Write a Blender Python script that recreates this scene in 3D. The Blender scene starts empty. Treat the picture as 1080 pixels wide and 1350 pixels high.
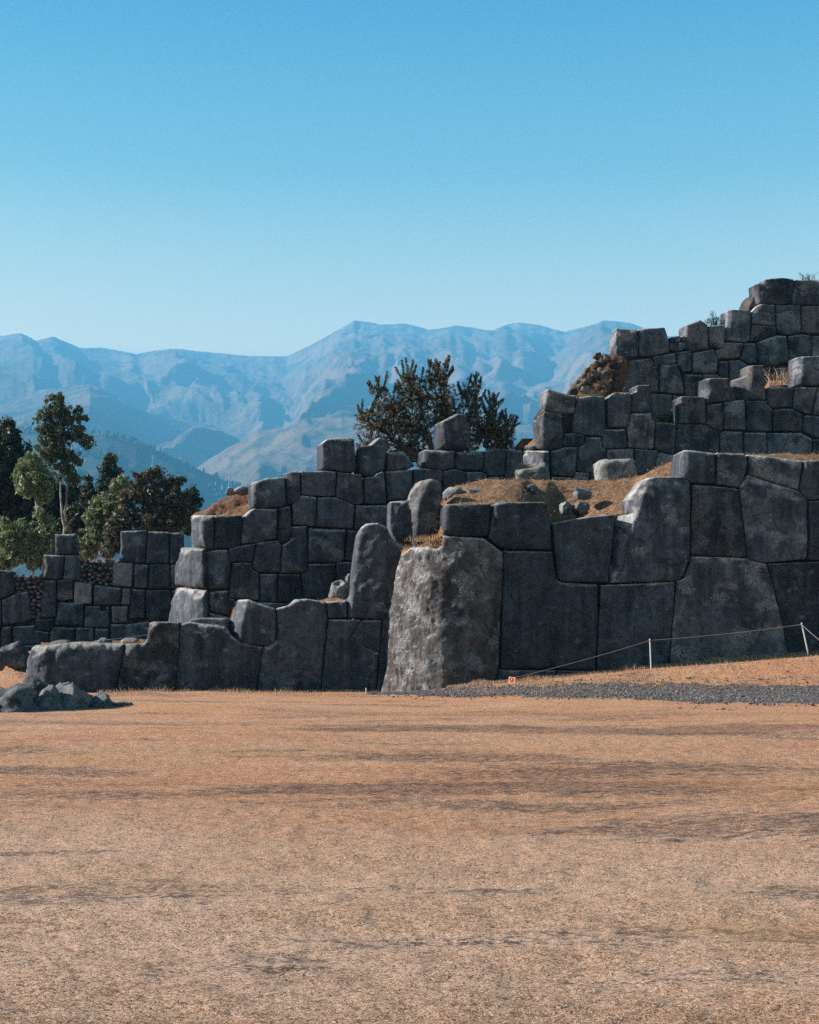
import bpy, bmesh, math, random
import numpy as np
from mathutils import Vector, Matrix
from mathutils.geometry import delaunay_2d_cdt
random.seed(7)
RNG = np.random.default_rng(11)
SC = bpy.context.scene
COL = SC.collection
R = math.radians
F_PX, HOR, CX, EYE = 1900.0, 850.0, 540.0, 1.6     # focal length in photo pixels, eye level row, centre column, eye height

# ------------------------------------------------------------------ camera
cd = bpy.data.cameras.new('camera')
cam = bpy.data.objects.new('camera', cd); COL.objects.link(cam)
cam.location = (0, 0, EYE); cam.rotation_euler = (R(90), 0, 0)
cd.sensor_fit = 'VERTICAL'; cd.sensor_height = 36.0
cd.lens = 36.0 * F_PX / 1350.0
cd.shift_y = (HOR - 675.0) / 1350.0
cd.clip_start = 0.1; cd.clip_end = 60000
SC.camera = cam
# ------------------------------------------------------------------ sun, sky, exposure
SUN_BACK, SUN_EL = R(4), R(27)
S = Vector((-math.cos(SUN_BACK)*math.cos(SUN_EL), math.sin(SUN_BACK)*math.cos(SUN_EL), math.sin(SUN_EL)))
sd = bpy.data.lights.new('sun', 'SUN'); sd.energy = 5.0; sd.angle = R(0.5); sd.color = (1.0, 0.93, 0.86)
sun = bpy.data.objects.new('sun', sd); COL.objects.link(sun); sun.location = (-20, 10, 40)
sun.rotation_euler = S.to_track_quat('Z', 'Y').to_euler()
W = bpy.data.worlds.new('World'); SC.world = W; W.use_nodes = True
wn, wl = W.node_tree.nodes, W.node_tree.links
bg = wn['Background']; bg.inputs['Strength'].default_value = 0.0525
sky = wn.new('ShaderNodeTexSky'); sky.sky_type = 'NISHITA'; sky.sun_disc = False
sky.sun_elevation = SUN_EL; sky.sun_rotation = math.atan2(S.x, S.y)
sky.altitude = 3000; sky.air_density = 1.0; sky.dust_density = 0.6; sky.ozone_density = 1.5
mx = wn.new('ShaderNodeMix'); mx.data_type = 'RGBA'; mx.blend_type = 'MULTIPLY'; mx.inputs[0].default_value = 1.0
tcw = wn.new('ShaderNodeTexCoord'); sxyz = wn.new('ShaderNodeSeparateXYZ'); wl.new(tcw.outputs['Generated'], sxyz.inputs[0])
crw = wn.new('ShaderNodeValToRGB'); wl.new(sxyz.outputs['Z'], crw.inputs[0]); cr_ = crw.color_ramp
cr_.elements[0].position = .0; cr_.elements[0].color = (.45, .62, .66, 1)
cr_.elements[1].position = 1.0; cr_.elements[1].color = (.10, .28, .36, 1)
for p_, c_ in ((.16, (.6, .8, .72, 1)), (.2, (5.0, 2.5, .82, 1)), (.24, (3.4, 2.05, .74, 1)), (.31, (1.1, 1.24, .68, 1)), (.42, (.02, .61, .69, 1))):
    e_ = cr_.elements.new(p_); e_.color = c_
wl.new(sky.outputs[0], mx.inputs[6]); wl.new(crw.outputs[0], mx.inputs[7])
wl.new(mx.outputs[2], bg.inputs['Color'])
SC.view_settings.view_transform = 'Standard'; SC.view_settings.look = 'None'
SC.view_settings.exposure = 2.3; SC.view_settings.gamma = 1.0
SC.render.engine = 'CYCLES'
SC.cycles.use_denoising = False
SC.cycles.max_bounces = 6; SC.cycles.volume_bounces = 0
SC.cycles.volume_step_rate = 10

# ------------------------------------------------------------------ helpers
def P(px, py, Y):
    return ((px-CX)/F_PX*Y, Y, EYE + (HOR-py)/F_PX*Y)

def _h(ix, iy, iz, seed):
    n = (ix*374761393 + iy*668265263 + iz*2147483647 + seed*144665) & 0xffffffff
    n = ((n ^ (n >> 13))*1274126177) & 0xffffffff
    n = (n ^ (n >> 16))
    n = (n*2246822519) & 0xffffffff
    return ((n ^ (n >> 15)) & 0xffffff)/float(0xffffff)*2-1
def vnoise(x, y, z, seed=0):
    x = np.asarray(x, float); y = np.asarray(y, float)+0*x; z = np.asarray(z, float)+0*x
    ix, iy, iz = (np.floor(a).astype(np.int64) for a in (x, y, z))
    fx, fy, fz = x-ix, y-iy, z-iz
    ux, uy, uz = (f*f*f*(f*(f*6-15)+10) for f in (fx, fy, fz))
    r = 0
    for dx in (0, 1):
        wx = ux if dx else 1-ux
        for dy in (0, 1):
            wy = uy if dy else 1-uy
            for dz in (0, 1):
                wz = uz if dz else 1-uz
                r = r + wx*wy*wz*_h(ix+dx, iy+dy, iz+dz, seed)
    return r
def fbm(x, y, z, octv=4, seed=0, gain=0.5):
    r = 0; a = 1.0; f = 1.0; t = 0
    for o in range(octv):
        r = r + a*vnoise(x*f+o*17.3, y*f+o*5.1, z*f-o*9.7, seed+o*31); t += a
        a *= gain; f *= 2.03
    return r/t
def sstep(a, b, x):
    t = np.clip((np.asarray(x, float)-a)/(b-a), 0, 1); return t*t*(3-2*t)

def mesh_np(name, verts, faces, mat=None, smooth=True, parent=None, loc=None):
    """verts (n,3) world coords; faces (m,k) array or list"""
    verts = np.asarray(verts, float)
    if loc is None: loc = (0, 0, 0)
    me = bpy.data.meshes.new(name)
    v = verts - np.array(loc)
    if isinstance(faces, np.ndarray):
        k = faces.shape[1]; m = len(faces)
        me.vertices.add(len(v)); me.vertices.foreach_set('co', v.astype(np.float32).ravel())
        me.loops.add(m*k); me.loops.foreach_set('vertex_index', faces.astype(np.int32).ravel())
        me.polygons.add(m); me.polygons.foreach_set('loop_start', (np.arange(m)*k).astype(np.int32))
        me.update(calc_edges=True)
    else:
        me.from_pydata([tuple(a) for a in v], [], faces); me.update()
    me.validate()
    me.polygons.foreach_set('use_smooth', np.full(len(me.polygons), smooth))
    if mat: me.materials.append(mat)
    o = bpy.data.objects.new(name, me); COL.objects.link(o)
    if parent is not None:
        o.parent = parent; o.location = Vector(loc) - parent.location
    else: o.location = loc
    return o
def tag(o, label=None, cat=None, group=None, kind=None):
    if label: o['label'] = label
    if cat: o['category'] = cat
    if group: o['group'] = group
    if kind: o['kind'] = kind
    return o
def empty(name, loc, label=None, cat=None, group=None):
    o = bpy.data.objects.new(name, None); COL.objects.link(o); o.location = loc; o.empty_display_size = .2
    return tag(o, label, cat, group)
def grid_faces(nr, nc):
    i = np.arange(nr-1)[:, None]*nc + np.arange(nc-1)[None, :]
    return np.stack([i, i+1, i+nc+1, i+nc], -1).reshape(-1, 4)

# ------------------------------------------------------------------ materials
class N:
    def __init__(s, name, rough=0.9):
        s.m = bpy.data.materials.new(name); s.m.use_nodes = True
        s.t = s.m.node_tree; s.b = s.t.nodes['Principled BSDF']
        s.b.inputs['Roughness'].default_value = rough
        s.b.inputs['Specular IOR Level'].default_value = 0.25
        s.co = s.t.nodes.new('ShaderNodeTexCoord').outputs['Object']
    def new(s, typ, **kw):
        n = s.t.nodes.new(typ)
        for k, v in kw.items(): setattr(n, k, v)
        return n
    def link(s, a, b): s.t.links.new(a, b)
    def val(s, x, inp):
        if hasattr(x, 'is_output'): s.link(x, inp)
        else: inp.default_value = x
    def map(s, scale=(1, 1, 1), off=None, vec=None):
        n = s.new('ShaderNodeMapping'); s.link(vec or s.co, n.inputs['Vector'])
        n.inputs['Scale'].default_value = scale
        if off is not None: s.val(off, n.inputs['Location'])
        return n.outputs[0]
    def noise(s, vec, scale, detail=4, rough=.55, dist=0, out=0):
        n = s.new('ShaderNodeTexNoise'); s.link(vec, n.inputs['Vector'])
        n.inputs['Scale'].default_value = scale; n.inputs['Detail'].default_value = detail
        n.inputs['Roughness'].default_value = rough; n.inputs['Distortion'].default_value = dist
        return n.outputs[out]
    def vor(s, vec, scale, out='Distance', feat='F1'):
        n = s.new('ShaderNodeTexVoronoi', feature=feat); s.link(vec, n.inputs['Vector']); n.inputs['Scale'].default_value = scale
        return n.outputs[out]
    def ramp(s, x, a, b, lo=0., hi=1.):
        n = s.new('ShaderNodeMapRange', interpolation_type='SMOOTHSTEP'); s.val(x, n.inputs[0])
        for i, v in zip((1, 2, 3, 4), (a, b, lo, hi)): n.inputs[i].default_value = v
        return n.outputs[0]
    def math(s, op, a, b=0.):
        n = s.new('ShaderNodeMath', operation=op); s.val(a, n.inputs[0]); s.val(b, n.inputs[1]); return n.outputs[0]
    def mix(s, f, a, b, mode='MIX'):
        n = s.new('ShaderNodeMix', data_type='RGBA', blend_type=mode)
        s.val(f, n.inputs[0])
        for x, i in ((a, 6), (b, 7)):
            if isinstance(x, tuple): n.inputs[i].default_value = (*x[:3], 1)
            else: s.link(x, n.inputs[i])
        return n.outputs[2]
    def out(s, col, bump=None, strength=.5, dist=.02):
        if isinstance(col, tuple): s.b.inputs['Base Color'].default_value = (*col, 1)
        else: s.link(col, s.b.inputs['Base Color'])
        if bump is not None:
            n = s.new('ShaderNodeBump'); n.inputs['Strength'].default_value = strength; n.inputs['Distance'].default_value = dist
            s.link(bump, n.inputs['Height']); s.link(n.outputs[0], s.b.inputs['Normal'])
        return s.m

def stone_mat(name, base=(.0175, .0208, .0280), light=(.047, .0535, .066), lich=.62, speck=.4, brown=(.040, .034, .034), rimlightc=(.31, .295, .275)):
    s = N(name, .88)
    oi = s.new('ShaderNodeObjectInfo')
    off = s.math('MULTIPLY', oi.outputs['Random'], 37.0)
    v = s.map(off=off)
    big = s.noise(v, .9, 5, .6, .3)
    med = s.noise(v, 4.5, 5, .62)
    streak = s.noise(s.map((3.2, 3.2, .28), vec=v), 1.0, 4, .6)
    c = s.mix(s.ramp(big, .36, .66), base, light)
    c = s.mix(s.ramp(streak, .45, .72, 0, .65), c, tuple(x*1.35 for x in light))
    c = s.mix(s.ramp(streak, .47, .3, 0, .6), c, tuple(x*.45 for x in base))
    c = s.mix(s.ramp(med, .56, .36, 0, .55), c, tuple(x*.5 for x in base))
    c = s.mix(s.ramp(s.noise(v, .7, 3, .5), .58, .75, 0, .6), c, brown)
    # pale lichen blotches, ragged
    r2_ = s.math('FRACT', s.math('MULTIPLY', oi.outputs['Random'], 13.7))
    lm = s.math('MULTIPLY', s.ramp(s.math('ADD', s.noise(v, 1.3, 3, .5), s.math('MULTIPLY', s.math('SUBTRACT', r2_, .55), .22)), lich-.06, lich+.06), s.ramp(s.noise(v, 24, 8, .85), .46, .62))
    c = s.mix(lm, c, (.20, .205, .21))
    rust = s.math('MULTIPLY', s.ramp(s.noise(s.map((2.2, 2.2, .45), vec=v), .8, 5, .65), .56, .70), s.ramp(s.noise(v, 6, 5, .7), .4, .6))
    c = s.mix(s.math('MULTIPLY', rust, .5), c, (.060, .038, .030))
    ck = s.vor(s.map((1, 1, .8), vec=s.mix(.12, v, s.noise(v, 1.5, 4, .6, out=1))), .55, feat='DISTANCE_TO_EDGE')
    ckm = s.math('MULTIPLY', s.ramp(ck, .012, .004), s.ramp(s.noise(v, .8, 2), .50, .56))
    c = s.mix(s.math('MULTIPLY', ckm, .8), c, (.012, .012, .014))
    fine = s.noise(v, 38, 3, .7)
    c = s.mix(s.ramp(fine, .3, .7, 0, 1), c, s.mix(1.0, c, (1.6, 1.6, 1.6), 'MULTIPLY'))
    if speck:
        sp = s.math('MULTIPLY', s.ramp(s.vor(v, 5.5), .13, .09), s.ramp(s.noise(v, 1.9, 2), .56, .62))
        c = s.mix(s.math('MULTIPLY', sp, speck), c, (.5, .5, .48))
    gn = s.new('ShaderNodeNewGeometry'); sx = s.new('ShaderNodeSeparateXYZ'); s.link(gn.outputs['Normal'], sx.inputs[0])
    rimlight = s.math('MULTIPLY', s.ramp(sx.outputs['Z'], .15, .7), s.ramp(med, .36, .6, .3, .9))      # sunlit top rims: lighter colour painted on upward faces
    c = s.mix(rimlight, c, rimlightc)
    c = s.mix(s.ramp(r2_, .6, 1.0, 0, .6), c, s.mix(1.0, c, (1.2, 1.03, .9), 'MULTIPLY'))
    k = s.ramp(oi.outputs['Random'], 0, 1, .65, 1.3)
    cc = s.new('ShaderNodeCombineColor')
    for i in range(3): s.link(k, cc.inputs[i])
    c = s.mix(1.0, c, cc.outputs[0], 'MULTIPLY')
    h = s.math('ADD', s.math('MULTIPLY', s.noise(v, 9, 6, .7), 1.0), s.math('MULTIPLY', fine, .5))
    pit = s.ramp(s.vor(v, 14), .0, .25)
    return s.out(c, s.math('ADD', h, s.math('MULTIPLY', pit, .35)), 1.0, .045)
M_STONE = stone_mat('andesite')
M_ROCK = stone_mat('lichened_rock', (.03, .034, .040), (.10, .105, .11), .5, .3, rimlightc=(.16, .155, .145))
M_RUB = stone_mat('rubble', (0.032, 0.027, 0.027), (0.086, 0.072, 0.065), .6, .2, rimlightc=(0.117, 0.099, 0.086))
M_PALE = stone_mat('pale_stone', (.06, .062, .064), (.12, .12, .118), .55, .3, rimlightc=(.2, .2, .19))
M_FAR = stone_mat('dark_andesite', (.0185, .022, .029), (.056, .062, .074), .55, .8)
def cobble_mat():
    s = N('cobble_stone', .9); rn = s.new('ShaderNodeNewGeometry').outputs['Random Per Island']
    c = s.mix(s.ramp(rn, .2, .8), (0.078, 0.051, 0.039), (0.156, 0.120, 0.102))
    c = s.mix(s.ramp(s.math('FRACT', s.math('MULTIPLY', rn, 7.3)), .5, .7), c, (0.054, 0.054, 0.060))
    return s.out(c, s.noise(s.co, 30, 4), .5, .02)
M_COB = cobble_mat()
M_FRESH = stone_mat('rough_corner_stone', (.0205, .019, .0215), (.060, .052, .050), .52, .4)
def core_mat():
    s = N('rubble_core', 1.0)
    return s.out(s.mix(s.ramp(s.noise(s.co, 3, 5), .4, .6), (.03, .026, .024), (.07, .06, .055)), s.noise(s.co, 8, 6), .8, .1)
M_CORE = core_mat()
def grass_mat():
    s = N('dry_grass', .95)
    v = s.co
    st = s.map((.55, 1.5, 1), vec=v)
    a = s.noise(st, .22, 5, .6, .4)
    b = s.noise(st, 1.1, 5, .65, .3)
    c = s.mix(s.ramp(a, .38, .62), (0.4537, 0.1794, 0.0765), (0.4537, 0.2390, 0.1247))
    c = s.mix(s.ramp(b, .42, .7, 0, .75), c, (0.5347, 0.3056, 0.1812))
    g = s.noise(s.map((1, 2.2, 1), vec=v), 9, 6, .72)
    c = s.mix(s.ramp(g, .42, .66, 0, .8), c, (0.6007, 0.3597, 0.2258))
    c = s.mix(s.ramp(g, .5, .34, 0, .8), c, (0.1619, 0.0666, 0.0337))
    f = s.noise(s.map((1, 1.6, 1), vec=v), 55, 4, .75)
    c = s.mix(s.ramp(f, .52, .36, 0, .75), c, (0.1214, 0.0569, 0.0310))
    c = s.mix(s.ramp(f, .56, .7, 0, .7), c, (0.5836, 0.3856, 0.2540))
    # bare dark earth patches, elongated
    d = s.noise(s.map((.35, 1.0, 1), vec=v), .45, 7, .68, .6)
    dm = s.math('MULTIPLY', s.ramp(d, .53, .60), s.ramp(s.noise(s.map((1, 2.5, 1), vec=v), 6, 5, .7), .44, .56))
    c = s.mix(s.math('MULTIPLY', dm, .85), c, (0.0607, 0.0366, 0.0283))
    pa = s.new('ShaderNodeAttribute', attribute_name='pale')
    c = s.mix(s.math('MULTIPLY', pa.outputs['Fac'], s.ramp(s.noise(v, 2.2, 6, .7), .3, .6, .72, .88)), c, s.mix(s.ramp(f, .36, .58), (0.2585, 0.1541, 0.1038), (0.7031, 0.4721, 0.3364)))
    ba = s.new('ShaderNodeAttribute', attribute_name='bare')
    brk = s.math('ADD', s.math('MULTIPLY', s.math('SUBTRACT', s.noise(s.map((1, 2.0, 1), vec=v), 4.5, 8, .85), .5), 2.4), s.math('MULTIPLY', s.math('SUBTRACT', s.noise(s.map((1, 2.0, 1), vec=v), 22, 4, .8), .5), 2.2))
    bm_ = s.math('ADD', s.math('MULTIPLY', ba.outputs['Fac'], .70), s.math('MULTIPLY', brk, 1.25))
    c = s.mix(s.ramp(bm_, .50, .85, 0, .88), c, (0.0414, 0.0298, 0.0277))
    # orange tinge
    c = s.mix(s.ramp(s.noise(st, .12, 4, .6), .52, .68, 0, .5), c, (0.3784, 0.1918, 0.0613))
    h = s.math('ADD', g, s.math('MULTIPLY', f, .6))
    return s.out(c, h, 1.0, .05)
M_GRASS = grass_mat()
def bank_mat(name, c1, c2, c3):
    s = N(name, .95)
    c = s.mix(s.ramp(s.noise(s.co, 1.2, 5, .65), .42, .6), c1, c2)
    c = s.mix(s.ramp(s.noise(s.co, 7, 6, .75), .5, .62), c, c3)
    c = s.mix(s.ramp(s.noise(s.co, 5, 8, .8), .50, .40, 0, .85), c, (.035, .026, .02))
    return s.out(c, s.noise(s.co, 9, 6, .75), 1.0, .12)
M_BANK = bank_mat('dry_bank_grass', (0.145, 0.072, 0.036), (0.212, 0.112, 0.055), (0.289, 0.180, 0.098))
M_EARTH = bank_mat('red_earth', (0.081, 0.038, 0.024), (0.152, 0.064, 0.034), (0.190, 0.119, 0.056))
def gravel_mat():
    s = N('gravel', .95)
    g = s.noise(s.co, 14, 5, .8)
    c = s.mix(s.ramp(g, .4, .6), (0.0399, 0.0340, 0.0340), (0.1470, 0.1275, 0.1207))
    c = s.mix(s.ramp(s.noise(s.co, .8, 5, .6), .45, .6, 0, .6), c, (0.1343, 0.0935, 0.0808))
    return s.out(c, g, 1.0, .06)
M_GRAV = gravel_mat()
def leaf_mat(name, c1, c2, c3, rough=.55):
    s = N(name, rough)
    geo = s.new('ShaderNodeNewGeometry')
    c = s.mix(geo.outputs['Random Per Island'], c1, c2)
    c = s.mix(s.ramp(s.noise(s.co, .8, 4), .48, .62, 0, .7), c, c3)
    s.link(c, s.b.inputs['Base Color'])
    tr = s.new('ShaderNodeBsdfTranslucent'); s.link(c, tr.inputs['Color'])
    m = s.new('ShaderNodeMixShader'); m.inputs[0].default_value = .28
    s.link(s.b.outputs[0], m.inputs[1]); s.link(tr.outputs[0], m.inputs[2])
    s.link(m.outputs[0], s.t.nodes['Material Output'].inputs[0])
    return s.m
M_L_EUC = leaf_mat('eucalyptus_leaf', (0.034, 0.053, 0.027), (0.119, 0.147, 0.077), (0.079, 0.083, 0.035))
M_L_LIGHT = leaf_mat('silvery_leaf', (0.0902, 0.1240, 0.0620), (0.2431, 0.2740, 0.1479), (0.1529, 0.1850, 0.0672))
M_L_DARK = leaf_mat('dark_leaf', (0.019, 0.028, 0.017), (0.056, 0.074, 0.037), (0.031, 0.037, 0.019))
M_L_BROWN = leaf_mat('brown_leaf', (0.0323, 0.0291, 0.0190), (0.1283, 0.1164, 0.0660), (0.0629, 0.0747, 0.0330))
M_L_BUSH = leaf_mat('bush_leaf', (0.0344, 0.0305, 0.0142), (0.1916, 0.1407, 0.0731), (0.0688, 0.0745, 0.0304))
M_L_YEL = leaf_mat('yellow_leaf', (0.136, 0.149, 0.050), (0.236, 0.236, 0.099), (0.124, 0.155, 0.050))
M_STRAW2 = leaf_mat('rusty_straw', (.13, .065, .03), (.30, .19, .10), (.20, .10, .04), .8)
M_STRAW = leaf_mat('straw', (0.223, 0.118, 0.062), (0.459, 0.335, 0.236), (0.322, 0.180, 0.087), .8)
def bark():
    s = N('pale_bark', .85)
    c = s.mix(s.ramp(s.noise(s.map((1, 1, .3)), 6, 4), .4, .6), (0.112, 0.091, 0.084), (0.294, 0.266, 0.238))
    return s.out(c)
M_BARK = bark()
M_TWIG = N('dark_twig', .9).out((.05, .04, .032))
M_POST = N('white_paint', .6).out((.36, .36, .35))
M_ROPE = N('pale_rope', .9).out((.26, .22, .19))
M_SIGN = N('orange_board', .7).out((.40, .15, .085))
M_SIGNDK = N('dark_red_print', .7).out((.09, .02, .015))
M_SIGNLT = N('cream_print', .7).out((.7, .45, .38))
def mount_mat():
    s = N('mountain_grassland', 1.0)
    v = s.co
    c = s.mix(s.ramp(s.noise(v, .0012, 7, .62), .4, .6), (0.0708, 0.0495, 0.0288), (0.1426, 0.0907, 0.0536))
    c = s.mix(s.ramp(s.noise(v, .004, 6, .65), .5, .6, 0, .8), c, (0.0239, 0.0294, 0.0152))
    c = s.mix(s.ramp(s.noise(v, .02, 5, .7), .52, .62, 0, .5), c, (0.1748, 0.1218, 0.0800))
    return s.out(c, s.noise(v, .012, 6, .7), .8, 30)
M_MOUNT = mount_mat()
M_WOODHILL = N('forested_hill', 1.0)
M_WOODHILL = M_WOODHILL.out(M_WOODHILL.mix(M_WOODHILL.ramp(M_WOODHILL.noise(M_WOODHILL.co, .02, 6, .7), .42, .6), (.012, .018, .012), (.035, .038, .022)),
                            M_WOODHILL.noise(M_WOODHILL.co, .03, 5, .7), 1.0, 12)

# ------------------------------------------------------------------ masonry
class Curve:
    """plan line of a wall: photo column -> distance, with arc length and outward normal"""
    def __init__(s, knots, lo, hi):
        s.px = np.linspace(lo, hi, 1600)
        k = np.array(knots, float)
        Y = np.interp(s.px, k[:, 0], k[:, 1])
        w = 9; ker = np.hanning(2*w+1); ker /= ker.sum()
        s.Y = np.convolve(np.pad(Y, w, mode='edge'), ker, 'valid')
        s.X = (s.px-CX)/F_PX*s.Y
        dX, dY = np.gradient(s.X), np.gradient(s.Y)
        L = np.hypot(dX, dY)
        s.u = np.concatenate([[0], np.cumsum(np.hypot(np.diff(s.X), np.diff(s.Y)))])
        s.nx, s.ny = dY/L, -dX/L
    def uv(s, pts):
        pts = np.asarray(pts, float)
        u = np.interp(pts[:, 0], s.px, s.u); Y = np.interp(pts[:, 0], s.px, s.Y)
        return np.stack([u, EYE+(HOR-pts[:, 1])/F_PX*Y], 1)
    def world(s, uv, d):
        X = np.interp(uv[:, 0], s.u, s.X); Y = np.interp(uv[:, 0], s.u, s.Y)
        nx = np.interp(uv[:, 0], s.u, s.nx); ny = np.interp(uv[:, 0], s.u, s.ny)
        return np.stack([X-nx*d, Y-ny*d, uv[:, 1]], 1)

def parse(txt, ox, oy, k=5.0):
    t = txt.replace('(', ' ').replace(')', ' ').replace(',', ' ').split()
    a = np.array([float(x) for x in t]).reshape(-1, 2)
    return a/k + np.array([ox, oy])

def resample(p, h):
    out = []
    n = len(p)
    for i in range(n):
        a, b = p[i], p[(i+1) % n]
        m = max(1, int(math.ceil(np.linalg.norm(b-a)/h)))
        for j in range(m): out.append(a+(b-a)*j/m)
    return np.array(out)
def area(p):
    x, y = p[:, 0], p[:, 1]; return .5*np.sum(x*np.roll(y, -1)-np.roll(x, -1)*y)
def inside(pt, poly):
    x, y = pt[:, 0][:, None], pt[:, 1][:, None]
    x1, y1 = poly[:, 0][None], poly[:, 1][None]; x2, y2 = np.roll(x1, -1, 1), np.roll(y1, -1, 1)
    c = ((y1 > y) != (y2 > y)) & (x < (x2-x1)*(y-y1)/(y2-y1+1e-12)+x1)
    return c.sum(1) % 2 == 1
def segdist(pt, poly):
    a = poly; b = np.roll(poly, -1, 0); d = b-a; L = (d**2).sum(1)+1e-12
    out = np.empty(len(pt))
    for s0 in range(0, len(pt), 4000):
        q = pt[s0:s0+4000]
        t = np.clip(((q[:, None]-a[None])*d[None]).sum(2)/L[None], 0, 1)
        out[s0:s0+4000] = np.sqrt((((a[None]+t[..., None]*d[None])-q[:, None])**2).sum(2)).min(1)
    return out
def offset_in(p, g):
    t = np.roll(p, -1, 0)-np.roll(p, 1, 0); L = np.linalg.norm(t, axis=1, keepdims=True)+1e-9
    nrm = np.stack([-t[:, 1], t[:, 0]], 1)/L      # left of a ccw outline = inwards
    return p+nrm*g

_seed = [0]
def block(curve, poly_px, h=.07, gap=.022, Rb=.14, dep=None, thick=1.1, rough=1.0, setback=0., facets=(), mat=None,
          name='stone_block', parent=None, soft=2, bulge=0.03, rough_px=None, mat2=None):
    """one dressed stone: outline on the wall's face, pillowed front, sides and back"""
    _seed[0] += 1; sd_ = _seed[0]*7
    p = curve.uv(resample(np.asarray(poly_px, float), 3.0))
    if area(p) < 0: p = p[::-1]
    h0 = h
    size = math.sqrt(abs(area(p)))
    Rb = min(Rb, size*.24)
    p = resample(p, h)
    keep = [0]
    for i in range(1, len(p)):
        if np.linalg.norm(p[i]-p[keep[-1]]) > .45*h: keep.append(i)
    p = p[keep]
    full = p.copy()
    nn = fbm(p[:, 0]*2.3, p[:, 1]*2.3, 0.3, 3, sd_)
    for _ in range(soft): p = .5*p+.25*(np.roll(p, 1, 0)+np.roll(p, -1, 0))
    g = (gap*(1+.6*nn)+.03*np.clip(fbm(p[:, 0]*4.5, p[:, 1]*4.5, 7.7, 3, sd_+2)-.12, 0, 1))[:, None]
    o0 = offset_in(p, g)
    lo, hi = o0.min(0), o0.max(0)
    gx, gy = np.meshgrid(np.arange(lo[0], hi[0]+h, h), np.arange(lo[1], hi[1]+h, h))
    gx[1::2] += h*.5
    q = np.stack([gx.ravel(), gy.ravel()], 1); q += RNG.uniform(-.12, .12, q.shape)*h
    q = q[inside(q, o0)]
    if len(q):
        dd = segdist(q, o0); q = q[dd > max(.62*Rb, .5*h)]
    pts = [o0]
    for fr in (.1, .32, .62):
        r = offset_in(o0, Rb*fr)
        if Rb*fr < .35*h and fr > .1: continue
        r = r[inside(r, o0)]
        if len(r):
            d0 = segdist(r, o0); r = r[d0 > Rb*fr*.8]
            if fr > .1 and len(r) > 4: r = r[::max(1, int(h/ max(.001, h)))]
        pts.append(r)
    n0 = len(o0)
    allp = np.concatenate(pts+[q])
    edges = [(i, (i+1) % n0) for i in range(n0)]
    vs, es, fs, *_r = delaunay_2d_cdt([Vector(a) for a in allp], edges, [], 1, 1e-5)
    V = np.array([tuple(v) for v in vs])
    fs = [list(f) for f in fs]
    # boundary loop in order
    cnt = {}
    for f in fs:
        for i in range(len(f)):
            cnt[(f[i], f[(i+1) % len(f)])] = 1
    bnd = {a: b for (a, b) in cnt if (b, a) not in cnt}
    if not bnd: return None
    start = next(iter(bnd)); loop = [start]; cur = bnd[start]
    while cur != start and len(loop) < len(bnd)+2:
        loop.append(cur); cur = bnd.get(cur, start)
    d = segdist(V, o0)
    D0 = Rb*.6 if dep is None else dep
    Rl = Rb*np.clip(.85+1.3*fbm(V[:, 0]*1.1, V[:, 1]*1.1, sd_*.11, 3, sd_+1), .3, 1.9)
    s_ = np.clip(d/Rl, 0, 1)
    depth = D0*(Rl/Rb)**.7*(1-np.sqrt(np.clip(1-(1-s_)**2, 0, 1)))
    depth -= bulge*size*(1-np.exp(-d/(.25*size)))          # slow pillow
    # low-frequency undulation and chisel roughness
    wx = V[:, 0]; wz = V[:, 1]
    und = fbm(wx*.9, wz*.9, sd_*.37, 3, sd_)*.10*min(1.3, size*.6) + fbm(wx*3.2, wz*3.2, sd_*.2, 4, sd_+3)*.035*rough + fbm(wx*9, wz*9, .7, 3, sd_+9)*.012*rough
    # px of each vertex for facets
    vpx = np.interp(V[:, 0], curve.u, curve.px); vY = np.interp(vpx, curve.px, curve.Y)
    vpy = HOR-(V[:, 1]-EYE)*F_PX/vY
    if rough_px:
        wr = sstep(rough_px[1], rough_px[0], vpx + 34*fbm(wx*.8, wz*.8, 2, 3, 55))
        rd = lambda f, sd: 1-np.abs(fbm(wx*f, wz*f*.7, sd*.7, 2, sd))*2.2
        und = und*(1-wr) + wr*(-.08*(rd(.8, 60)-.6)-.035*(rd(2.4, 61)-.6)-.028*(rd(5.5, 62)-.6)-.02*(rd(12, 64)-.6)+.015*fbm(wx*20, wz*20, 0, 2, 63))
    depth += und*sstep(0, Rb, d)*1.0+.35*und
    for (x1, y1, x2, y2, slope) in facets:       # plane cut to the left of the line p1->p2 (downwards)
        L = math.hypot(x2-x1, y2-y1)
        sd2 = ((x2-x1)*(vpy-y1)-(y2-y1)*(vpx-x1))/L
        # >0 on the left of a line going down
        m = np.clip(sd2 + 1.6*fbm(wx*2.5, wz*2.5, 3.3, 3, sd_+5), 0, None)*vY/F_PX
        depth += m*slope
    W3 = curve.world(V, depth+setback)
    lp = np.array(loop)
    dl = float(np.max(depth[lp]))
    n1 = len(V)
    # a ring further in, on the full outline, so that neighbours meet behind the joint
    base = V[lp]; cen = base.mean(0)
    tgt = base-(offset_in(base, gap*1.0)-base)
    ring = curve.world(tgt, np.full(len(lp), D0+.12+setback)+np.clip(depth[lp]-D0, -.1, 9))
    back = curve.world(tgt, np.full(len(lp), max(thick, dl+.35)+setback))
    verts = np.concatenate([W3, ring, back])
    m = len(lp); faces = fs
    for i in range(m):
        j = (i+1) % m
        faces.append([lp[j], lp[i], n1+i, n1+j]); faces.append([n1+j, n1+i, n1+m+i, n1+m+j])
    faces.append([n1+m+i for i in range(m)])
    c0 = verts.mean(0)
    o = mesh_np(name, verts, faces, mat or M_STONE, True, parent, tuple(c0))
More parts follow.
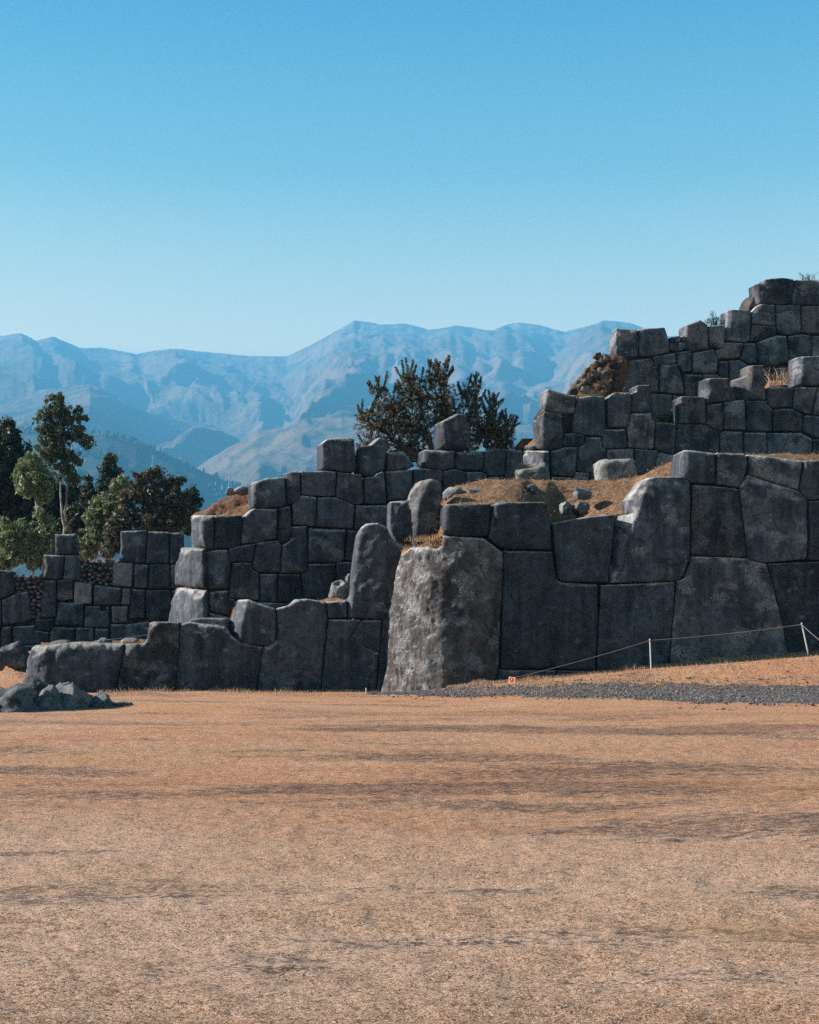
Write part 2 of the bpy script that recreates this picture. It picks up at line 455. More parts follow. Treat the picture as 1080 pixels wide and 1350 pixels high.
    if mat2:
        o.data.materials.append(mat2)
        cc = np.zeros(len(o.data.polygons)*3); o.data.polygons.foreach_get('center', cc); cc = cc.reshape(-1, 3)+c0
        fpx = CX+cc[:, 0]/cc[:, 1]*F_PX+26*fbm(cc[:, 0]*1.5, cc[:, 2]*1.5, 0, 4, 66)
        o.data.polygons.foreach_set('material_index', (fpx < rough_px[1]-3).astype(np.int32))
    return o

def filler(xa, xb, ytop, ybot, nx, ny, **kw):
    rg = np.random.default_rng(int(abs(xb)*7+ny)); out = []
    gx = np.linspace(xa, xb, nx+1)[None]+rg.uniform(-.18, .18, (ny+1, nx+1))*abs(xb-xa)/nx
    gx[:, 0] = xa
    gy = np.linspace(ytop, ybot, ny+1)[:, None]+rg.uniform(-.14, .14, (ny+1, nx+1))*(ybot-ytop)/ny
    for j in range(ny):
        for i in range(nx):
            if j == 0 and rg.uniform() < .25: continue
            out.append((np.array([[gx[j, i], gy[j, i]], [gx[j, i+1], gy[j, i+1]], [gx[j+1, i+1], gy[j+1, i+1]], [gx[j+1, i], gy[j+1, i]]]), dict(kw)))
    return out
WALLS = {}
def make_wall(key, label, curve, stones, core=None, core_setback=.45, h=.07, mat=None, Rb=.115, gap=.013):
    mid = (curve.px[0]+curve.px[-1])/2
    i = len(curve.px)//2
    root = empty('stone_wall', (curve.X[i], curve.Y[i]+.5, 0 if key in 'FG' else 1.5), label, 'stone wall')
    for st in stones:
        kw = dict(h=h, mat=mat, Rb=Rb, gap=gap); kw.update(st[1]); lb = kw.pop('label', None)
        o = block(curve, st[0], parent=root, **kw)
        if o is not None and lb: o['label'] = lb
    if core is not None:
        block(curve, core, h=.5, gap=0, Rb=.05, thick=1.6, rough=0, setback=core_setback, mat=M_CORE, name='rubble_core', parent=root, bulge=0)
    WALLS[key] = root
    return root

def tile(ox, oy):
    return lambda txt, **kw: (parse(txt, ox, oy), kw)
T1, T2, T3, T4, T5 = tile(0, 690), tile(200, 650), tile(340, 560), tile(380, 680), tile(540, 530)
T6, T7, T8, T9, T10 = tile(560, 680), tile(680, 430), tile(864, 350), tile(864, 590), tile(740, 640)

# --- front wall, left run
cF = Curve([(10, 55.4), (24, 54.6), (36, 54.0), (60, 53.7), (490, 54.8), (600, 55.1)], 0, 640)
BIG = dict(Rb=.24, gap=.02, thick=1.6, h=.075)
F = [
 T1('(110,1160)(118,1040)(138,870)(165,825)(210,800)(330,800)(480,782)(650,785)(822,792)(800,940)(752,1160)', Rb=.4, rough=2.2, facets=[(44, 850, 40, 930, .5)]),
 T1('(822,792)(950,790)(968,760)(980,655)(1010,645)(1190,650)(1175,900)(1150,1100)(752,1160)(800,940)', facets=[(218, 812, 160, 872, .5)], rough=1.5),
 T2('(190,860)(240,850)(380,865)(490,880)(520,930)(590,980)(720,1010)(740,1010)(720,1100)(690,1340)(150,1330)(175,1050)', rough=1.6),
 T2('(565,700)(640,700)(700,725)(815,760)(822,880)(815,970)(780,1005)(640,1000)(560,960)(490,885)(530,800)', setback=-.22, Rb=.2, facets=[(325, 790, 316, 845, 2.2)]),
 T4('(-80,610)(0,590)(40,550)(120,545)(250,565)(262,680)(240,860)(212,1190)(-210,1190)(-180,950)(-160,860)(-120,850)(-85,820)(-78,730)', rough=1.5),
 T4('(255,565)(385,555)(392,670)(262,675)', Rb=.12),
 T4('(265,680)(485,685)(415,800)(500,860)(605,905)(580,1190)(212,1190)(250,800)', gap=.012, Rb=.1, label='cracked lower piece of a split stone'),
 T4('(485,685)(620,685)(605,905)(500,860)(415,800)', gap=.012, Rb=.1),
 T4('(625,685)(690,690)(690,900)(640,1190)(582,1190)(605,900)', Rb=.1),
 T4('(392,560)(410,520)(430,300)(455,120)(480,75)(510,50)(590,45)(650,70)(690,150)(790,200)(780,300)(740,450)(700,690)(395,672)(388,600)', Rb=.3, facets=[(476, 690, 463, 800, 1.8)], setback=-.1, rough=1.4),
]
for s_ in F: s_[1].setdefault('Rb', .12); s_[1].setdefault('thick', 1.6)
make_wall('F', 'low front wall of huge fitted grey stones, left of the giant boulder corner', cF, F,
          parse('(130,1140)(240,840)(960,830)(1000,700)(1300,690)(1600,760)(1800,650)(2340,640)(2440,580)(2480,300)(2510,160)(2580,190)(2580,1140)', 0, 690), .7)

# --- front wall, right run with the giant corner stone
cG = Curve([(485, 54.4), (503, 53.3), (546, 51.2), (562, 50.4), (582, 50.1), (1320, 51.6)], 470, 1325)
G = [
 T6('(-110,205)(-160,245)(-190,340)(-220,480)(-245,650)(-262,900)(-280,1080)(-310,1200)(450,1170)(490,1010)(505,750)(520,480)(525,240)(430,170)(400,145)(115,125)(105,190)(60,215)(20,205)', rough=1.5, Rb=.25, bulge=.02, rough_px=(556, 584), mat=M_FRESH, h=.05, label='giant corner stone, its rough left side in the sun'),
 T6('(525,228)(843,235)(860,340)(878,420)(900,437)(1145,450)(1145,700)(1130,1020)(880,1012)(500,1010)(510,750)'),
 T6('(490,1012)(875,1018)(870,1180)(450,1180)', Rb=.12, setback=.1),
 T6('(880,1018)(1130,1020)(1180,1010)(1180,1180)(870,1180)', Rb=.12, setback=.12),
 T5('(240,670)(540,665)(545,700)(520,880)(410,885)(300,880)(215,870)(225,760)', facets=[(593, 664, 586, 705, .7)]),
 T5('(555,668)(600,655)(900,655)(930,750)(940,970)(640,970)(560,930)(520,890)(545,720)'),
 T10('(-55,245)(160,205)(355,185)(350,300)(315,640)(120,635)(0,635)(-20,600)(-40,430)', facets=[(740, 655, 752, 745, .3)]),
 T10('(355,187)(480,182)(470,130)(462,80)(510,20)(560,-50)(600,-60)(800,-62)(855,-20)(855,480)(835,520)(800,610)(760,630)(318,645)(350,300)', facets=[(858, 625, 838, 682, 1.8)]),
 T10('(262,655)(755,632)(740,850)(712,1180)(700,1290)(235,1290)(245,1000)'),
 T9('(195,10)(400,30)(405,240)(230,230)(175,185)(180,80)', facets=[(907, 590, 903, 635, .9)], Rb=.2),
 T9('(408,30)(600,35)(620,90)(600,190)(570,255)(550,265)(408,245)', Rb=.2),
 T9('(620,40)(985,80)(950,285)(780,230)(615,175)', Rb=.2),
 T9('(245,240)(550,268)(585,520)(608,722)(235,712)'),
 T9('(552,262)(590,220)(610,175)(780,232)(950,285)(1010,345)(1005,735)(700,762)(640,745)(608,722)(585,520)'),
 T9('(990,82)(1200,70)(1210,330)(1080,340)(1015,350)(950,285)'),
 T9('(1015,352)(1210,340)(1210,740)(1080,745)(1010,740)'),
 T9('(235,715)(608,724)(640,745)(735,765)(780,900)(830,1100)(880,1350)(880,1480)(90,1520)(120,1100)(145,880)(195,860)(225,780)', bulge=.03),
 T9('(740,765)(1210,745)(1210,1480)(885,1480)(830,1100)(780,900)', rough=2.4, bulge=.03),
]
G += filler(1106, 1310, 596, 900, 4, 3)
for s_ in G: s_[1].setdefault('Rb', .115); s_[1].setdefault('thick', 1.6); s_[1].setdefault('gap', .014)
make_wall('G', 'high front wall of giant fitted stones, right of the tall sunlit boulder corner', cG, G,
          parse('(-60,300)(60,280)(130,260)(560,180)(620,60)(1080,60)(1250,-20)(1400,-20)(1500,-200)(1720,-220)(2500,-200)(2780,-340)(3700,-340)(3700,1150)(-100,1150)', 560, 680), .8)

# --- second wall
cS = Curve([(200, 70), (221, 66), (236, 62.6), (252, 60), (268, 59.4), (735, 63.5), (760, 63.8)], 190, 770)
S2 = [
 T2('(205,140)(415,150)(410,365)(300,360)(175,352)(178,250)', Rb=.25, facets=[(262, 678, 270, 722, .5)]),
 T2('(420,150)(600,142)(600,200)(590,340)(520,365)(410,365)', facets=[(287, 680, 296, 700, .5)]),
 T2('(610,150)(670,100)(830,100)(828,300)(700,325)(592,335)(600,200)'),
 T2('(835,100)(915,82)(925,180)(920,300)(890,328)(835,325)', facets=[(373, 668, 371, 700, .8)]),
 T2('(180,357)(345,368)(345,630)(240,625)(148,610)(152,450)', Rb=.3),
 T2('(350,375)(505,370)(528,470)(515,635)(360,630)', Rb=.25, facets=[(292, 724, 284, 776, .8)]),
 T2('(510,368)(590,345)(690,330)(665,455)(515,455)'),
 T2('(690,325)(830,310)(860,345)(850,525)(700,522)(665,490)'),
 T2('(925,220)(1025,215)(1028,510)(1010,530)(850,530)(862,340)(890,330)(920,300)'),
 T2('(535,458)(665,458)(668,500)(712,530)(710,705)(560,695)(515,690)(525,560)'),
 T2('(715,532)(830,532)(828,720)(715,715)'), T2('(835,532)(985,535)(1005,700)(1000,730)(830,720)'),
 T2('(150,620)(240,628)(380,645)(385,800)(375,930)(240,930)(95,930)(120,720)', Rb=.35),
 T2('(388,648)(510,640)(515,690)(550,700)(540,815)(380,780)', facets=[(296, 776, 288, 806, .7)]),
 T2('(380,785)(535,820)(520,930)(380,930)'), T2('(540,710)(830,722)(1005,735)(1005,860)(535,850)'),
 T3('(-35,380)(60,350)(180,340)(190,520)(150,545)(40,550)(-35,545)', Rb=.2),
 T3('(185,310)(280,305)(285,500)(270,520)(215,525)(195,515)', facets=[(385, 622, 383, 650, .7)]),
 T3('(285,300)(400,300)(520,305)(515,470)(460,475)(290,460)'),
 T3('(425,120)(460,90)(560,80)(640,85)(655,280)(635,315)(540,305)(425,290)', Rb=.22, rough=1.8),
 T3('(525,310)(690,325)(700,510)(660,530)(610,520)(518,478)'),
 T3('(685,140)(750,130)(800,80)(850,90)(855,200)(840,300)(800,305)(780,335)(720,335)(668,300)', Rb=.22, rough=1.8),
 T3('(855,180)(960,170)(1040,270)(1000,290)(860,300)', Rb=.2),
 T3('(705,345)(800,335)(835,305)(850,515)(840,522)(705,520)'), T3('(840,305)(1020,292)(1022,495)(860,500)(852,400)'),
 T3('(230,520)(290,462)(392,475)(385,665)(370,670)(235,655)'), T3('(395,478)(515,478)(640,530)(630,685)(385,670)'),
 T3('(650,530)(860,530)(865,680)(860,730)(640,690)'), T3('(335,680)(585,690)(570,890)(540,908)(330,905)'),
 T3('(595,695)(860,700)(860,900)(575,895)'), T3('(335,915)(515,915)(515,1230)(420,1250)(305,1250)(290,985)(325,975)'),
 T3('(522,905)(860,900)(860,1220)(520,1230)'),
 T5('(28,440)(120,435)(220,455)(215,690)(25,690)'), T5('(105,310)(300,320)(300,435)(220,452)(130,435)(95,400)', Rb=.2),
 T5('(305,325)(500,320)(490,430)(470,452)(340,448)(300,430)', Rb=.2),
 T5('(505,320)(560,305)(640,308)(630,480)(540,488)(485,460)(492,400)'), T5('(645,308)(745,318)(745,600)(625,600)(632,480)'),
 T5('(225,455)(300,440)(375,460)(372,640)(222,640)'), T5('(378,460)(480,460)(515,490)(515,640)(375,640)'),
 T5('(520,490)(625,490)(622,640)(518,640)'),
]
make_wall('S', 'stepped grey stone wall of the middle terrace, below the round brown bush', cS, S2,
          parse('(150,830)(190,380)(230,200)(640,180)(700,0)(900,-10)(960,-120)(1200,-130)(1400,-90)(1650,-95)(1800,-60)(1850,-110)(2400,-110)(2660,-90)(2660,300)(1500,330)(1000,800)', 200, 650), .5)
o = block(cS, T5('(205,130)(320,72)(365,75)(400,160)(410,305)(300,312)(200,305)')[0], Rb=.2, thick=1.0, rough=1.8, facets=[(585, 552, 583, 600, .5)], name='standing_block')
tag(o, 'lone upright block with a peaked top, standing on the wall before the brown bush', 'stone block')

# --- third wall (upper right)
cM = Curve([(675, 71), (690, 68), (700, 66.4), (716, 65.4), (1320, 69.3)], 660, 1325)
M3 = [
 T7('(50,620)(105,590)(115,650)(110,780)(60,775)(45,700)', rough=2.5, setback=.5),
 T7('(108,590)(150,590)(190,560)(310,570)(315,700)(310,800)(290,818)(120,808)(110,700)', facets=[(709, 548, 708, 574, 1.5)]),
 T7('(210,410)(310,440)(400,455)(395,570)(370,580)(185,555)(195,480)', facets=[(720, 512, 718, 545, .5)]),
 T7('(320,585)(380,590)(380,695)(320,700)', setback=.35),
 T7('(405,470)(480,455)(590,460)(600,700)(580,728)(450,715)(385,700)(385,580)'), T7('(605,470)(650,435)(760,435)(765,560)(745,665)(608,668)'),
 T7('(768,435)(800,430)(800,385)(890,385)(893,560)(765,568)'), T7('(318,705)(385,702)(455,718)(455,775)(420,792)(315,790)'),
 T7('(575,680)(725,675)(738,790)(720,805)(585,808)(568,770)'), T7('(765,572)(893,570)(900,610)(925,640)(910,810)(740,800)(740,680)'),
 T7('(235,825)(320,795)(410,795)(400,970)(380,992)(235,985)'), T7('(412,795)(455,780)(465,730)(565,730)(575,800)(600,815)(595,890)(520,900)(515,970)(400,955)'),
 T7('(605,812)(780,805)(780,960)(600,960)'), T7('(785,808)(945,820)(925,900)(915,975)(785,970)'),
 T7('(945,830)(1050,850)(1060,985)(920,985)(925,900)', mat=M_PALE), T7('(925,630)(1062,640)(1050,850)(915,815)'),
 T7('(395,960)(490,965)(485,1080)(365,1080)'), T7('(235,990)(370,995)(360,1080)(235,1080)'), T7('(495,970)(520,975)(780,970)(780,1080)(492,1080)'),
 T7('(60,785)(110,785)(115,815)(50,815)'), T7('(785,975)(920,985)(920,1080)(785,1080)'),
 T7('(50,820)(225,820)(230,1080)(45,1080)', rough=2, label='paler stone with pitted face'),
 T8('(148,1045)(330,1048)(425,1105)(430,1350)(135,1350)(135,1150)', rough=1.5), T8('(170,860)(330,862)(335,1045)(165,1038)'),
 T8('(342,740)(490,738)(495,890)(340,908)(335,860)', facets=[(937, 500, 935, 530, 1.2)]), T8('(345,915)(448,905)(450,1085)(425,1095)(335,1045)'),
 T8('(458,900)(560,885)(592,885)(600,1085)(455,1080)'), T8('(552,735)(620,720)(620,655)(715,655)(722,700)(732,885)(600,880)(552,875)', facets=[(993, 484, 992, 494, 1.0)]),
 T8('(602,890)(735,890)(740,915)(775,945)(770,1095)(605,1090)'), T8('(745,800)(915,800)(905,935)(765,935)(738,900)'),
 T8('(945,598)(1130,592)(1130,795)(940,785)', facets=[(1058, 470, 1056, 505, 1.2)]), T8('(922,800)(1070,800)(1030,985)(905,940)'),
 T8('(1075,800)(1180,800)(1180,1000)(1040,985)'), T8('(785,945)(900,942)(975,980)(970,1095)(778,1090)'),
 T8('(982,985)(1180,1000)(1180,1140)(1080,1135)(972,1090)'), T8('(430,1110)(455,1090)(580,1095)(580,1350)(430,1350)'),
 T8('(585,1098)(735,1100)(738,1350)(585,1350)'), T8('(740,1105)(960,1100)(1035,1145)(1035,1350)(740,1350)'),
 T8('(1040,1145)(1180,1145)(1180,1350)(1040,1350)'), T8('(500,780)(548,790)(552,880)(500,885)', setback=.45, Rb=.06),
]
M3 += filler(1100, 1310, 470, 620, 7, 4)
make_wall('M', 'stepped grey stone wall in the upper right, second from the top of the ruin', cM, M3,
          parse('(80,1050)(90,640)(200,590)(240,470)(400,500)(870,480)(880,620)(1110,680)(1120,500)(1300,490)(1500,400)(1640,560)(1880,420)(2080,240)(3120,260)(3120,1050)', 680, 430), .5, mat=M_FAR)

# --- top wall
cH = Curve([(795, 77), (803, 75.2), (812, 74.4), (1320, 78.2)], 780, 1325)
H4 = [
 T7('(625,30)(660,12)(800,15)(815,100)(812,195)(720,210)(610,190)(615,120)', rough=3, Rb=.2), T7('(810,15)(985,5)(1010,80)(1015,170)(880,200)(820,195)', rough=1.6),
 T7('(905,200)(1055,175)(1060,245)(960,262)(925,250)'),
 T7('(740,225)(890,210)(945,265)(945,440)(690,440)(705,340)', Rb=.2, facets=[(834, 478, 822, 515, 1.3)]),
 T8('(35,655)(150,648)(185,750)(190,845)(30,835)'), T7('(895,440)(1035,450)(1035,620)(905,620)(895,560)', mat=M_PALE),
 T8('(118,855)(165,860)(165,1010)(118,1010)'), T8('(145,570)(240,560)(240,700)(190,700)(150,650)'),
 T8('(205,390)(300,352)(350,390)(360,545)(240,565)(205,550)', Rb=.2), T8('(352,395)(465,388)(455,545)(420,545)(365,530)', facets=[(939, 430, 940, 452, .8)]),
 T8('(480,288)(635,290)(625,490)(600,505)(462,495)(465,410)(480,405)', facets=[(966, 410, 963, 440, .7)]), T8('(250,575)(390,552)(415,620)(412,700)(400,712)(250,705)'),
 T8('(455,505)(585,510)(560,605)(415,618)(400,555)(450,545)'), T8('(595,510)(665,512)(675,645)(620,645)(565,615)'),
 T8('(192,712)(310,718)(305,870)(195,860)'), T8('(315,715)(410,715)(430,735)(430,870)(310,870)'),
 T8('(425,628)(485,628)(485,800)(440,800)(418,700)'), T8('(490,625)(560,622)(615,655)(660,720)(660,800)(490,800)'),
 T8('(670,115)(720,110)(730,85)(845,75)(920,88)(905,250)(820,258)(685,248)', rough=2, Rb=.2), T8('(922,90)(1180,90)(1180,260)(900,255)', Rb=.2),
 T8('(640,300)(690,252)(790,258)(795,395)(640,385)', facets=[(1003, 402, 996, 412, 1.)]), T8('(797,258)(960,260)(965,440)(880,458)(805,430)'),
 T8('(965,265)(1180,262)(1180,460)(968,440)'), T8('(640,390)(795,400)(800,450)(700,495)(625,500)'),
 T8('(685,500)(800,458)(870,462)(885,640)(720,665)(682,640)'), T8('(880,465)(970,448)(1030,460)(1035,595)(945,600)(940,650)(888,650)'),
 T8('(1035,462)(1180,465)(1180,640)(1035,640)'), T8('(725,672)(795,672)(795,850)(725,850)'), T8('(800,672)(1180,660)(1180,850)(800,850)'),
 T8('(100,470)(128,466)(128,505)(98,508)', Rb=.06), T8('(132,466)(168,462)(168,500)(132,505)', Rb=.06), T8('(172,462)(200,458)(203,498)(172,500)', Rb=.06),
 T8('(98,512)(145,508)(148,566)(98,552)', Rb=.06), T8('(149,508)(204,503)(206,548)(152,564)', Rb=.06),
]
H4 += filler(1100, 1310, 360, 520, 7, 5)
make_wall('H', 'topmost grey stone wall of the ruin, against the sky at the right edge', cH, H4,
          parse('(700,440)(730,240)(650,150)(660,60)(980,50)(1010,130)(1120,120)(1250,50)(1370,90)(1400,-60)(1530,-60)(1610,-250)(2080,-270)(3120,-260)(3120,640)(880,560)', 680, 430), .5, mat=M_FAR)

# --- far left wall
cL = Curve([(-180, 65.6), (-30, 66.5), (235, 68), (250, 68)], -182, 250)
L5 = [T1(t) for t in (
 '(-80,305)(90,312)(98,460)(0,500)(-80,505)', '(10,510)(100,465)(185,445)(200,500)(215,620)(180,650)(20,670)(10,600)', '(-80,510)(5,505)(10,670)(-80,680)',
 '(285,205)(425,210)(410,360)(370,370)(280,360)(300,300)', '(430,208)(515,208)(540,300)(530,375)(415,370)', '(360,70)(500,68)(515,120)(515,200)(365,202)',
 '(280,375)(370,375)(375,450)(370,620)(265,625)(270,450)', '(378,372)(480,372)(482,500)(400,512)(375,490)', '(618,405)(800,425)(795,535)(620,540)',
 '(795,50)(970,45)(965,150)(955,262)(785,255)(795,150)', '(975,52)(1120,55)(1115,265)(960,265)', '(1122,60)(1190,60)(1190,180)(1150,265)(1120,265)',
 '(885,268)(978,272)(975,425)(880,425)', '(985,272)(1120,268)(1130,430)(975,432)', '(1122,270)(1190,270)(1190,440)(1130,430)',
 '(868,432)(958,435)(955,625)(850,630)(860,540)', '(962,440)(1130,438)(1130,640)(990,645)(960,610)', '(1132,440)(1190,440)(1190,700)(1132,700)',
 '(385,520)(550,525)(550,670)(360,670)(375,600)', '(558,545)(660,545)(665,580)(695,580)(700,550)(722,548)(722,690)(555,685)',
 '(235,630)(358,630)(358,680)(330,712)(250,705)(232,680)', '(20,680)(75,680)(78,900)(0,900)(0,720)',
 '(85,680)(230,672)(240,705)(325,720)(322,800)(85,800)', '(330,715)(360,680)(495,690)(490,780)(325,800)', '(500,688)(618,690)(618,780)(495,780)',
 '(728,665)(845,665)(970,645)(1180,720)(1180,860)(725,860)', '(-80,690)(-5,690)(-5,900)(-80,900)', '(78,805)(640,785)(720,785)(720,950)(78,950)')]
L5 += [T1('(490,382)(605,400)(605,530)(485,530)', mat=M_PALE), T1('(745,255)(880,260)(870,418)(740,410)', mat=M_PALE), T1('(805,428)(862,428)(858,538)(800,535)', mat=M_PALE),
       T1('(732,545)(845,545)(838,655)(740,655)', mat=M_PALE), T1('(625,692)(722,695)(720,780)(625,782)')]
L5 += filler(-16, -170, 748, 870, 6, 4)
rootL = make_wall('L', 'distant grey stone wall at the far left, patched with cobbles, under the eucalyptus trees', cL, L5,
          parse('(-830,345)(80,330)(95,355)(270,352)(310,230)(500,230)(535,252)(750,258)(800,270)(820,80)(1180,90)(1180,880)(-830,900)', 0, 690), .5)
def cobbles(poly, n, r=.17):
    uvp = cL.uv(poly); lo, hi = uvp.min(0), uvp.max(0)
    V, Fc = [], []
    bm = bmesh.new(); bmesh.ops.create_icosphere(bm, subdivisions=2, radius=1)
    bv = np.array([v.co[:] for v in bm.verts]); bf = np.array([[v.index for v in f.verts] for f in bm.faces]); bm.free()
    bv = bv/((np.abs(bv)**3.6).sum(1)**(1/3.6))[:, None]
    got = []; tries = 0
    while len(got) < n and tries < 20000:
        tries += 1
        q = RNG.uniform(lo, hi)
        if not inside(q[None], uvp)[0]: continue
        if any(np.hypot(*((q-g)/(1.15, 1))) < r*1.0 for g in got): continue
        got.append(q)
    for i, q in enumerate(got):
        s_ = np.array([r*RNG.uniform(.42, .72), .13, r*RNG.uniform(.34, .52)])
        v = bv*(1+.14*fbm(bv[:, 0]*1.5, bv[:, 1]*1.5, bv[:, 2]*1.5+i*3, 2)[:, None])*s_
        w = cL.world(q[None], np.array([.12]))[0]
        V.append(v+w); Fc.append(bf+i*len(bv))
    return np.concatenate(V), np.concatenate(Fc)
for t, n in (('(100,345)(275,340)(275,448)(105,455)', 60), ('(203,448)(262,448)(262,625)(222,625)', 50), ('(542,240)(745,250)(740,405)(620,400)(535,385)', 90)):
    v, f = cobbles(parse(t, 0, 690), n)
    o = mesh_np('cobble_infill', v, f, M_COB, True, rootL, tuple(v.mean(0)))

# --- upright stone above the giant corner
cU2 = Curve([(500, 56.3), (600, 56.6)], 495, 600)
o = block(cU2, T3('(870,505)(1020,495)(1080,600)(1080,780)(985,770)(910,770)(880,730)(865,680)')[0], Rb=.12, rough=2, thick=1.2, name='worn_block')
tag(o, 'squared block with pale worn patches, half hidden left of the narrow upright stone', 'stone block')
cU = Curve([(525, 54.5), (545, 53.0), (600, 53.4)], 520, 620)
o = block(cU, T5('(5,945)(20,800)(25,640)(60,560)(90,510)(150,503)(200,515)(220,560)(205,750)(190,840)(60,1010)(5,1000)')[0], Rb=.16, thick=1.0,
          facets=[(554, 662, 549, 716, 1.6), (566, 632, 554, 662, 1.3)], h=.045, name='standing_stone')
tag(o, 'narrow upright stone with a sunlit left edge, just above the giant corner stone', 'standing stone')

# ------------------------------------------------------------------ ground
bx = np.array([-60, -1.3, .5, 4.2, 6.45, 8.6, 12.6, 15, 30, 80.]); bz = np.array([0, 0, .05, .42, .62, .85, 1.2, 1.38, 1.8, 2.0])
def ground_z(x, y, detail=True):
    x = np.asarray(x, float); y = np.asarray(y, float)
    z = np.interp(x, bx, bz)*sstep(41.5, 51, y)
    z = z + 1.3*sstep(54, 64, y)*sstep(-11, -15, x)
    z = z - .17*sstep(46, 52.5, y)*sstep(2.0, -.6, x)*sstep(60, 56, y)
    z = z + .16*np.exp(-((x+8.4-.25*(y-45))/1.3)**2-((y-45.3)/1.0)**2)+.10*np.exp(-((x+6.5)/1.2)**2-((y-46.8)/.8)**2)
    far = sstep(72, 180, np.hypot(x*.6, y)) * (y > 0)
    z = z - 70*far
    if detail:
        z = z + fbm(x*.22, y*.22, 0, 3, 5)*.10*sstep(3, 14, y)*(1-.6*sstep(35, 48, y))
        z = z + fbm(x*1.3, y*1.3, 2, 3, 6)*.02
        z = z + fbm(x*6, y*6, 4, 3, 8)*.022*(1-sstep(20, 45, y))
    return z
def bare(x, y):
    b = sstep(.10, .34, fbm(x*.16+3, y*.55, 0, 4, 301)+.12*fbm(x*1.1, y*3, 0, 3, 302))
    for (cx_, cy_, sx_, sy_, a) in ((-2.3, 9.3, 1.7, .55, .8), (.4, 9.3, .9, .3, .6), (3.0, 12.6, 2.2, 1.3, .8), (2.7, 9.2, .9, .4, .8), (-1.9, 7.2, .6, .25, .7), (3.2, 18, 3, 2, .5), (-4.2, 16.5, 2.5, 1.2, .45), (1.3, 6.9, 1.3, .3, .5)):
        b = np.maximum(b, 1.6*a*np.exp(-((x-cx_)/sx_)**2-((y-cy_)/sy_)**2)*(1+.8*fbm(x*1.5, y*4, 1, 3, 303)))
    return np.clip(b, 0, 1)
def pale(x, y):
    return np.clip(sstep(15, 8.5, y+2.5*fbm(x*.3, y*.3, 5, 3, 310))*(1-.75*sstep(6.6, 5.6, y+1.2*fbm(x*.6, y*.6, 2, 3, 311))), 0, 1)
rr = np.concatenate([np.array([0.4, 1, 1.8, 2.8, 3.8]), np.geomspace(4.6, 60, 240), np.geomspace(60.7, 900, 90)])
az = np.concatenate([np.arange(-180, -34, 4.), np.arange(-34, 34, .11), np.arange(34, 180.1, 4.)])
RR, AZ = np.meshgrid(rr, np.radians(az), indexing='ij')
gx, gy = RR*np.sin(AZ), RR*np.cos(AZ)
gz = ground_z(gx, gy)
nr, nc = RR.shape
g = mesh_np('ground', np.stack([gx, gy, gz], -1).reshape(-1, 3), grid_faces(nr, nc)[:, ::-1], M_GRASS)
at = g.data.attributes.new('pale', 'FLOAT', 'POINT'); at.data.foreach_set('value', pale(gx, gy).ravel().astype(np.float32))
at = g.data.attributes.new('bare', 'FLOAT', 'POINT'); at.data.foreach_set('value', (bare(gx, gy)*sstep(40, 30, np.hypot(gx, gy))).ravel().astype(np.float32))
tag(g, 'dry tan grass field', None, None, 'structure')

# gravel path, 4 mm and more above the ground
def on_ground(px, py):
    """distance at which the ray meets the ground"""
    Y = np.linspace(8, 60, 1041)
    X = (px-CX)/F_PX*Y; z = EYE+(HOR-py)/F_PX*Y
    d = z-ground_z(X, Y, False)
    i = np.argmax(d < 0)
    return Y[i] if d[i] < 0 else 60
pxs = np.linspace(485, 1290, 320)
up = np.interp(pxs, [485, 520, 600, 690, 740, 800, 870, 1080, 1180], [915, 914, 908, 904, 901.5, 899, 899.5, 901, 902])
lo_ = np.interp(pxs, [485, 520, 600, 700, 800, 860, 920, 1080, 1180], [916, 916, 918, 919, 921, 924, 927, 929, 930])
yu = np.array([on_ground(a, b) for a, b in zip(pxs, up)]); yl = np.array([on_ground(a, b) for a, b in zip(pxs, lo_)])
yl = yl+fbm(pxs*.05, 0, 0, 4, 3)*.9; yu = np.maximum(yu+fbm(pxs*.06, 3, 0, 4, 9)*.5, yl+.2)
ts = np.linspace(0, 1, 26)
YY = yl[None]+(yu-yl)[None]*ts[:, None]; XX = ((pxs-CX)/F_PX)[None]*YY
ZZ = ground_z(XX, YY)+.035-.05*(np.abs(ts-.5)*2)[:, None]**4+fbm(XX*3, YY*3, 1, 3, 4)*.012
path = mesh_np('path', np.stack([XX, YY, ZZ], -1).reshape(-1, 3), grid_faces(26, 320), M_GRAV)
tag(path, 'grey gravel path below the high front wall', None, None, 'structure')

def scatter_rocks(n, sampler, smin, smax, sub=1):
    bm = bmesh.new(); bmesh.ops.create_icosphere(bm, subdivisions=sub, radius=1)
    bv = np.array([v.co[:] for v in bm.verts]); bf = np.array([[v.index for v in f.verts] for f in bm.faces]); bm.free()
    c, = (sampler(n),)
    s = RNG.uniform(0, 1, n)**2.5*(smax-smin)+smin
    k = len(bv)
    sc = s[:, None, None]*RNG.uniform(.6, 1.2, (n, 1, 3))*np.array([1, 1, .6])
    j = 1+RNG.uniform(-.25, .25, (n, k, 1))
    V = bv[None]*sc*j+c[:, None, :]
    Fc = bf[None]+(np.arange(n)*k)[:, None, None]
    return V.reshape(-1, 3), Fc.reshape(-1, 3)
def path_sampler(n):
    a = RNG.uniform(0, 319, n); t = np.where(RNG.uniform(size=n) < .88, np.clip(RNG.normal(.5, .3, n), -.1, 1.1), RNG.normal(.5, .55, n))
    l = np.interp(a, np.arange(320), yl); u = np.interp(a, np.arange(320), yu); px = np.interp(a, np.arange(320), pxs)
    Y = l+(u-l)*t; X = (px-CX)/F_PX*Y
    return np.stack([X, Y, ground_z(X, Y)+.04], 1)
v, f = scatter_rocks(12000, path_sampler, .010, .055)
